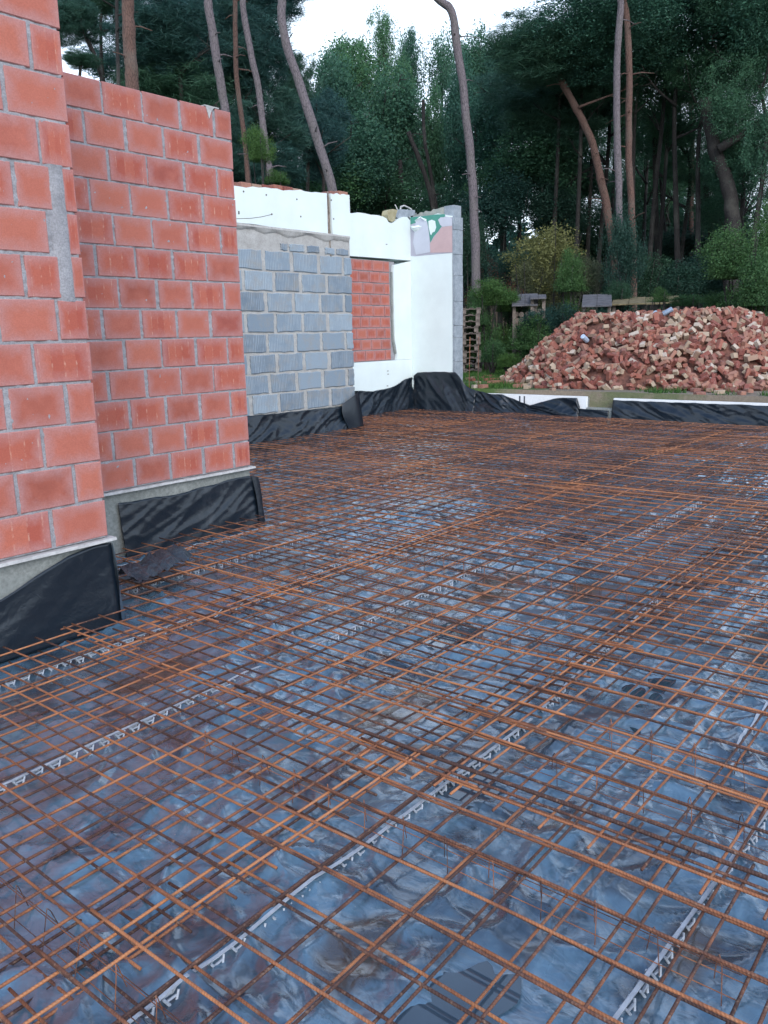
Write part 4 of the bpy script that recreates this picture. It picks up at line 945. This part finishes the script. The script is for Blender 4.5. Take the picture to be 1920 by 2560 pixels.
rr_ = [(1640, 60, 30, 110, 110), (1740, 90, 29, 130, 120), (1850, 80, 28, 130, 130), (1660, 230, 31, 110, 110), (1780, 230, 29, 130, 90), (1890, 260, 27, 110, 120), (1620, 340, 36, 90, 80), (1700, 350, 33, 130, 60), (1880, 400, 28, 110, 100), (1850, 520, 31, 100, 80), (1640, 540, 44, 120, 60), (1720, 450, 46, 150, 50), (1960, 120, 27, 120, 160), (1540, 330, 36, 70, 120), (1960, 420, 27, 90, 160), (1660, 430, 40, 110, 90), (1790, 440, 33, 110, 70), (1580, 470, 41, 80, 110), (1730, 560, 42, 130, 70), (1850, 400, 29.5, 80, 60), (1610, 200, 30, 80, 120), (1420, 530, 38, 110, 80), (1650, 620, 46, 140, 60)]
for k, (a_, b_, d, rx, ry) in enumerate(rr_): back_tree(a_, b_, d, rx, ry, (SPARSE[k % 2] if k in (6, 10, 11) else BIG[k % 2]), 'green broadleaf crown in the mass right of the close pair of trunks', 'broadleaf trees on the right')
# trees out of frame (hold the light and the sides)
for k in range(14):
    back_tree(-500 + k * 230 if k < 2 else 2000 + (k - 2) * 130, 200 + 60 * (k % 3), 27 + k % 4 * 2, 160, 170, BROAD[k % 4], 'green broadleaf crown in the mass right of the close pair of trunks', 'broadleaf trees on the right') if k >= 8 or k < 2 else None

def bush(label, px, py, d, rxp, ryp, me, group=None, name='bush', stems=6):
    c = at(px, py, d); b = c.copy(); b[2] = GZ - .03; rx = rxp * d / F; rz = ryp * d / F
    t = empty(name, b, label, 'bush', group); mb = MB(); h = c[2] - b[2]
    for q in range(stems):
        a_ = q * 6.28 / stems + random.random(); e = rx * random.uniform(.3, .8)
        mb.tube([(0, 0, 0), (math.cos(a_) * e * .4, math.sin(a_) * e * .4, h * .5), (math.cos(a_) * e, math.sin(a_) * e, h + rz * random.uniform(-.2, .7))], [.03, .02, .008], 5)
    child('stems', mb.mesh('stems', M_BARKD), t)
    o = child('leaves', me, t); o.location = (0, 0, h); o.scale = (rx, rx, rz); o.rotation_euler.z = random.uniform(0, 6.28)
    if h - rz * .5 > .5 and name == 'bush' and d < 25 and py > 500:
        o = child('lower_leaves', me, t); o.location = (0, 0, h * .42); o.scale = (rx * .85, rx * .85, h * .45); o.rotation_euler.z = random.uniform(0, 6.28)
    return t
for k, (a_, b_, d, rx, ry, me, lb) in enumerate([
    (1250, 540, 30, 120, 100, DARKB[0], 'big dark shrub behind the return wall, left of the olive bush'), (1170, 620, 27, 60, 90, DARKB[1], 'narrow dark shrub at the foot of the bare trunk'), (1370, 520, 31, 110, 80, DARKB[1], 'dark shrub behind the olive bush'), (1290, 680, 26, 100, 60, DARKB[0], 'dark low shrub beneath the olive bush'),
    (1385, 650, 24.5, 115, 115, YEL[0], 'olive-yellow bush left of centre among dark green ones'), (1320, 690, 24, 60, 55, YEL[0], 'smaller olive-yellow bush at the left foot of the big one'), (1465, 690, 24, 70, 70, YEL[0], 'olive bush low beside the ivy-clad trunks'), (1425, 700, 23, 50, 75, BUSH[0], 'fresh green sapling bush in front of the olive bush'),
    (1215, 745, 21, 65, 50, BUSH[1], 'bright green bush directly above the pallet stack'), (1190, 790, 20.8, 40, 60, BUSH[0], 'green bush drooping behind the pallet stack'), (1270, 760, 21.5, 50, 50, BUSH[2], 'loose green bush right of the pallet stack top'),
    (1552, 650, 23.2, 58, 120, DARKB[0], 'dark ivy mass climbing the pair of trunks'), (1545, 740, 22.4, 45, 40, DARKB[1], 'ivy and bramble at the foot of the trunk pair'), (1600, 700, 26, 80, 70, DARKB[1], 'dark shrub right of the trunk pair'), (1680, 720, 27, 100, 55, DARKB[0], 'low dark undergrowth bush behind the brick pile'), (1760, 700, 28, 90, 70, DARKB[1], 'dark undergrowth bush under the oak'), (1700, 640, 34, 130, 60, DARKB[0], 'far dark undergrowth between the thin trunks'),
    (1850, 660, 18.5, 90, 90, BUSH[1], 'leafy hazel bush at the right edge above the pile'), (1910, 720, 18, 80, 110, BUSH[2], 'tall hazel bush cut by the right edge'), (1930, 600, 19, 60, 90, BUSH[0], 'upper part of hazel thicket at the right edge'), (1820, 760, 19.5, 60, 40, BUSH[2], 'low hazel sprouts behind the right end of the pile'),
    (1330, 850, 20.5, 75, 60, BUSH[0], 'bramble thicket between pallets and brick pile'), (1400, 810, 21.5, 80, 55, DARKB[1], 'dark bramble behind the left slope of the pile'), (1230, 890, 19.4, 38, 42, BUSH[1], 'young leafy plant at the foot of the pallet stack'), (1270, 905, 19, 35, 32, BUSH[2], 'low weeds between pallet stack and pile'), (1290, 800, 21.8, 60, 60, DARKB[0], 'dark bramble below the little roof'), (1345, 810, 20.6, 60, 40, DARKB[1], 'dark weeds in front of the little roof'), (1480, 800, 20.9, 70, 26, DARKB[0], 'dark weeds before the grey-roofed shelter'),
    (1650, 745, 19.5, 30, 25, BUSH[0], 'weed tuft over the top of the brick pile'), (1720, 755, 20, 45, 25, BUSH[2], 'weeds behind the top of the brick pile'), (650, 380, 17, 48, 60, BUSH[1], 'bright leafy branch tree between slim trunks and the white band'), (690, 450, 17, 40, 25, BUSH[0], 'bright leaves low over the broken brick course'),
    (1150, 700, 33, 120, 90, DARKB[0], 'dark undergrowth far behind the return wall'), (1000, 640, 35, 150, 90, DARKB[1], 'dark undergrowth far behind the white wall'), (800, 620, 34, 150, 90, DARKB[0], 'dark undergrowth far behind the plaster band'), (600, 620, 34, 150, 90, DARKB[1], 'dark undergrowth far behind the slim trunks'),
    (1440, 620, 36, 130, 90, DARKB[1], 'deep dark undergrowth behind the ivy'), (1560, 600, 38, 130, 90, DARKB[0], 'deep dark undergrowth behind the trunk pair'), (1850, 620, 34, 130, 100, DARKB[1], 'deep dark undergrowth behind the oak')]):
    bush(lb, a_, b_, d, rx, ry, me, group=None)
# far-off wood as one mass
rg = np.random.default_rng(5); n = 70000
aa = rg.uniform(math.radians(-12), math.radians(80), n); dd = rg.uniform(48, 66, n); zz = GZ + rg.uniform(0, 1, n) ** .8 * (7 + 5 * noise(aa * 22, aa * 3))
C = np.stack([np.cos(aa) * dd, np.sin(aa) * dd, zz], -1)
o = link('far_wood', leaf_mesh('far_wood', C, .55, M_BROAD, np.full(n, .3), 1.4, False, 9)); tag(o, kind='stuff')

# grass and weeds
def grass(name, n, xr, yr, h, seed, cond=None):
    rg = np.random.default_rng(seed); x = rg.uniform(*xr, n); y = rg.uniform(*yr, n)
    m = noise(x * .8, y * .8) + .4 > rg.uniform(0, .7, n)
    if cond is not None: m &= cond(x, y)
    x, y = x[m], y[m]; n = len(x); a = rg.uniform(0, 6.28, n); hh = h * rg.uniform(.4, 1.3, n); w_ = .006 + .006 * rg.random(n); ln = rg.normal(0, .35, (n, 2)) * hh[:, None]
    z = GZ + .05 * fbm(x * .35, y * .35) - .01
    b = np.stack([x, y, z], -1); s = np.stack([np.cos(a) * w_, np.sin(a) * w_, np.zeros(n)], -1); tp = b + np.stack([ln[:, 0], ln[:, 1], hh], -1)
    V = np.stack([b - s, b + s, tp], 1).reshape(-1, 3); col = np.zeros((n, 4)); col[:, 0] = rg.random(n); col[:, 3] = 1
    o = link(name, mesh(name, V, np.arange(3 * n).reshape(n, 3), M_GRASS, col=col)); tag(o, kind='stuff'); return o
grass('lawn_grass', 60000, (13.2, 21), (7.2, 14), .10, 1, lambda x, y: (y > 7.6 + (x - 13.5) * .12))
grass('weed_tufts', 9000, (12.9, 14.6), (1.5, 6.5), .10, 2, lambda x, y: noise(x * 1.7 + 4, y * 1.7) > .18)

# ------------------------------------------------------------------ brick pile
PC = at(1655, 900, 17.6); PCX, PCY = PC[0], PC[1]
def pile_h(x, y):
    fx, fy = f_[0] / math.hypot(f_[0], f_[1]), f_[1] / math.hypot(f_[0], f_[1])
    dx, dy = x - PCX, y - PCY; lat = dx * fy - dy * fx; dep = dx * fx + dy * fy         # lateral (right +), depth
    q = np.sqrt((lat / 3.2) ** 2 + (dep / 3.1) ** 2) + .05 * noise(x * .9, y * .9)
    return np.clip((1 - q) * 2.6, -.05, 1.22 + .07 * noise(x * 1.1 + 4, y * 1.1) + .06 * noise(x * 2.5, y * 2.5)) 
gx = np.linspace(PCX - 4.2, PCX + 4.2, 90); gy = np.linspace(PCY - 4.2, PCY + 4.2, 90); X, Y = np.meshgrid(gx, gy, indexing='ij')
Zp = GZ + pile_h(X, Y) - .09 + .03 * noise(X * 6, Y * 6); a = (np.arange(89)[:, None] * 90 + np.arange(89)[None]).ravel()
rng = np.random.default_rng(11); Vb, Fb, Cb = [], [], []; items = []
cr = np.zeros((8, 3)); cr[:] = [[i, j, k] for i in (-1, 1) for j in (-1, 1) for k in (-1, 1)]
FB = [(0, 1, 3, 2), (4, 6, 7, 5), (0, 4, 5, 1), (2, 3, 7, 6), (0, 2, 6, 4), (1, 5, 7, 3)]
def rotm(rg):
    q = rg.normal(size=4); q[1:3] *= .55; q /= np.linalg.norm(q); w_, x, y, z = q
    return np.array([[1 - 2 * (y * y + z * z), 2 * (x * y - z * w_), 2 * (x * z + y * w_)], [2 * (x * y + z * w_), 1 - 2 * (x * x + z * z), 2 * (y * z - x * w_)], [2 * (x * z - y * w_), 2 * (y * z + x * w_), 1 - 2 * (x * x + y * y)]])
for k in range(9000):
    x = PCX + rng.uniform(-4.1, 4.1); y = PCY + rng.uniform(-4.1, 4.1); h_ = float(pile_h(x, y))
    stray = h_ <= 0
    if stray and (rng.random() > .035 or x < 12.9): continue
    if len(items) >= 4000: break
    s = np.array([.096, .043, .030]) * rng.uniform(.88, 1.1) * np.array([rng.choice([1, 1, 1, .6, .5]), 1, 1])
    Rm = rotm(rng); lay = rng.uniform(-.05, .045)
    if stray: Rm = np.array([[math.cos(k), -math.sin(k), 0], [math.sin(k), math.cos(k), 0], [0, 0, 1]]); lay = s[2]; h_ = 0
    items.append((math.hypot(x, y), x, y, GZ + max(h_, 0) + lay + (.0 if stray else .01), s, Rm, rng.random()))
items.sort(key=lambda q: q[0])
def inview(x, y, z):
    c = ROT.T @ np.array([x, y, z - H]); return c[2] > 0 and 0 < c[0] / c[2] * F + CX < 1920
vis = [q for q in items if inview(q[1], q[2], q[3]) and q[3] > GZ + .01][:300]; ids = set(id(q) for q in vis)
variants = []
for k in range(8):
    mb = MB(); mb.box((-.095, -.045, -.032), (.095 if k < 5 else .02 * (k - 5), .045, .032), bev=.006, c=(k * .13 % 1, 0, 0, 1))
    for v in mb.v: v *= .92
    for v in mb.v: v += np.random.default_rng(k).normal(0, .0025, v.shape)
    variants.append(mb.mesh('brick', M_PBRICK))
for k, q in enumerate(vis):
    o = link('brick', variants[k % 8]); Rm = q[5]; o.matrix_world = Matrix([[*Rm[i], (q[1], q[2], q[3])[i]] for i in range(3)] + [[0, 0, 0, 1]])
    tag(o, 'loose reclaimed red or yellow brick among the front ones of the big pile', 'brick', 'bricks at the front of the pile')
n = 0
for q in items:
    if id(q) in ids: continue
    v = (cr * q[4] * (1 + rng.normal(0, .03, (8, 3)))) @ q[5].T + np.array([q[1], q[2], q[3]]); Vb.append(v); Fb += [tuple(i + n for i in f) for f in FB]; Cb += [(q[6], 0, 0, 1)] * 6; n += 8
Vc = np.stack([X, Y, Zp], -1).reshape(-1, 3); Fc = np.stack([a, a + 90, a + 91, a + 1], -1)
keep = (Vc[Fc][:, :, 2].max(1) > GZ - .08); Fc = Fc[keep] + n
Vb.append(Vc); Fb += [tuple(map(int, f)) for f in Fc]; Cb += [(.3, 0, 0, 1)] * len(Fc)
o = link('brick_pile', mesh('brick_pile', np.concatenate(Vb), Fb, [M_PBRICK, simple('brick_rubble', (.16, .07, .05), .95, .5, 20)], col=Cb, idx=[0] * (len(Fb) - len(Fc)) + [1] * len(Fc)))
tag(o, kind='stuff')
for lb, px, py, dd, c in [('small pale blue can lying on the left slope of the brick pile', 1467, 886, 15.9, (.45, .55, .7)), ('bluish scrap near the top of the brick pile', 1640, 806, 17.0, (.4, .5, .6)), ('small grey-blue lump on the middle of the brick pile', 1670, 866, 16.1, (.25, .32, .42))]:
    p = at(px, py, dd); z = GZ + float(pile_h(p[0], p[1])) + .05; mb = MB(); mb.tube([(-.09, 0, 0), (-.085, 0, 0), (.085, .0, 0), (.09, 0, 0)], [.03, .045, .045, .03], 10)
    o = link('scrap_can', mb.mesh('scrap_can', simple('scrap_paint', c, .35, .2))); o.location = (p[0] - .1, p[1], z + .04); o.rotation_euler = (.3, -.5, px); tag(o, lb, 'scrap')

# ------------------------------------------------------------------ pallets
def pallet_parts():
    d = {}
    mb = MB(); mb.box((-.6, -.05, -.011), (.6, .05, .011), bev=.003); d['board'] = mb.mesh('deck_board', M_WOOD)
    mb = MB(); mb.box((-.0725, -.05, -.039), (.0725, .05, .039), bev=.003); d['block'] = mb.mesh('block', M_WOOD)
    mb = MB(); mb.box((-.05, -.4, -.011), (.05, .4, .011), bev=.003); d['str'] = mb.mesh('stringer_board', M_WOOD)
    return d
PPt = pallet_parts(); order = ['topmost', 'second', 'third', 'fourth', 'fifth', 'sixth', 'seventh', 'eighth', 'ninth', 'tenth', 'eleventh']
pc = at(1160, 900, 21.0); face = math.atan2(pc[1], pc[0])
def pallet(z, rz, label):
    t = empty('pallet', (pc[0], pc[1], z), label, 'pallet', 'weathered pallets stacked by the white wall', rz)
    for yy in (-.35, -.175, 0, .175, .35): child('deck_board', PPt['board'], t, (0, yy, .133))
    for xx in (-.5275, 0, .5275):
        child('stringer_board', PPt['str'], t, (xx, 0, .111))
        for yy in (-.35, 0, .35): child('block', PPt['block'], t, (xx, yy, .061))
    for yy in (-.35, 0, .35): child('bottom_board', PPt['board'], t, (0, yy, .011))
    return t
for k in range(11):
    t = pallet(GZ + .145 * k, face + random.uniform(-.06, .06), f'{order[10 - k]} pallet from the top of the weathered stack beside the white wall' if k < 10 else 'topmost weathered pallet of the stack beside the white wall')
    t.location.x += random.uniform(-.04, .04) ; t.location.y += random.uniform(-.04, .04)
for px, lb in ((1173, 'left one of two thin upright starter bars behind the back kerb'), (1195, 'right one of two thin upright starter bars behind the back kerb')):
    p = on_x(px, 985, 12.60); q = on_x(px + 2, 870, 12.62)
    o = tube_obj('starter_bar', [(12.60, p[0], GZ - .2), (12.60, p[0], GZ + .3), (12.61, q[0], GZ + .62), (12.61, q[0] - .005, GZ + .95)], .007, M_RUST); tag(o, lb, 'rebar')

# ------------------------------------------------------------------ wood shelters at the back of the garden
def shelter(label, px0, px1, py, d, slope=.25, mat=M_OLDW):
    a = at(px0, py, d); b = at(px1, py, d); L = math.hypot(b[0] - a[0], b[1] - a[1]); an = math.atan2(b[1] - a[1], b[0] - a[0]); z = a[2] - GZ
    t = empty('wood_shelter', (a[0], a[1], GZ), label, 'shelter', None, an)
    mb = MB(); nb = max(2, int(L / .35))
    for i in range(nb): mb.box((i * L / nb + .004, -.35, z - .02 + .02 * math.sin(i * 3)), ((i + 1) * L / nb - .004, .9, z + .01 + .02 * math.sin(i * 3)))
    me = mb.mesh('roof', mat); 
    for v in me.vertices: v.co.z += (v.co.y) * slope
    child('roof', me, t)
    for x in (.06, L - .06):
        mb = MB(); mb.box((x - .04, -.2, -.05), (x + .04, -.12, z - .06)); child('post', mb.mesh('post', M_WOOD), t)
    mb = MB(); x = .1
    while x < L - .15:
        zz = .06
        while zz < z - .25: 
            r_ = random.uniform(.045, .075); mb.tube([(x + random.uniform(-.02, .02), -.1 + random.uniform(-.06, .05), zz), (x, .6, zz)], r_, 7); zz += r_ * 1.9
        x += .14
    child('firewood', mb.mesh('firewood', M_WOOD), t)
    return t
shelter('dark roofed wood shelter just right of the bright green bush', 1280, 1345, 756, 21.3)
shelter('slanted double-board roof piece standing above the other wood shelters', 1325, 1366, 744, 21.2, .1)
shelter('wood shelter with a grey roof behind the left shoulder of the pile', 1455, 1530, 758, 21.3)
shelter('low wood shelter with a long mossy roof behind the brick pile', 1530, 1700, 757, 21.6, .15, simple('mossy_boards', (.16, .13, .07), .9, .5, 9))
p = at(1412, 800, 22.5); mb = MB(); mb.box((-.05, -.05, 0), (.05, .05, 1.35), bev=.01); o = link('fence_post', mb.mesh('fence_post', M_WOOD), None, (p[0], p[1], GZ)); tag(o, 'single weathered fence post left of the brick pile', 'post')
# house beyond the trees
p = at(1150, 700, 40); t = empty('distant_house', (p[0], p[1], GZ), 'reddish roof slope just visible right of the return wall', 'house', None, face)
mb = MB(); mb.box((-3, -3, 0), (3, 3.4, 2.2)); child('wall', mb.mesh('wall', simple('house_wall', (.3, .22, .18))), t)
mb = MB(); mb.prism([(-3.3, 2.2), (3.5, 2.2), (0, 5.4)], -3.3, 3.3, plane='x'); child('roof', mb.mesh('roof', simple('red_roof', (.25, .09, .07), .8, .2)), t)
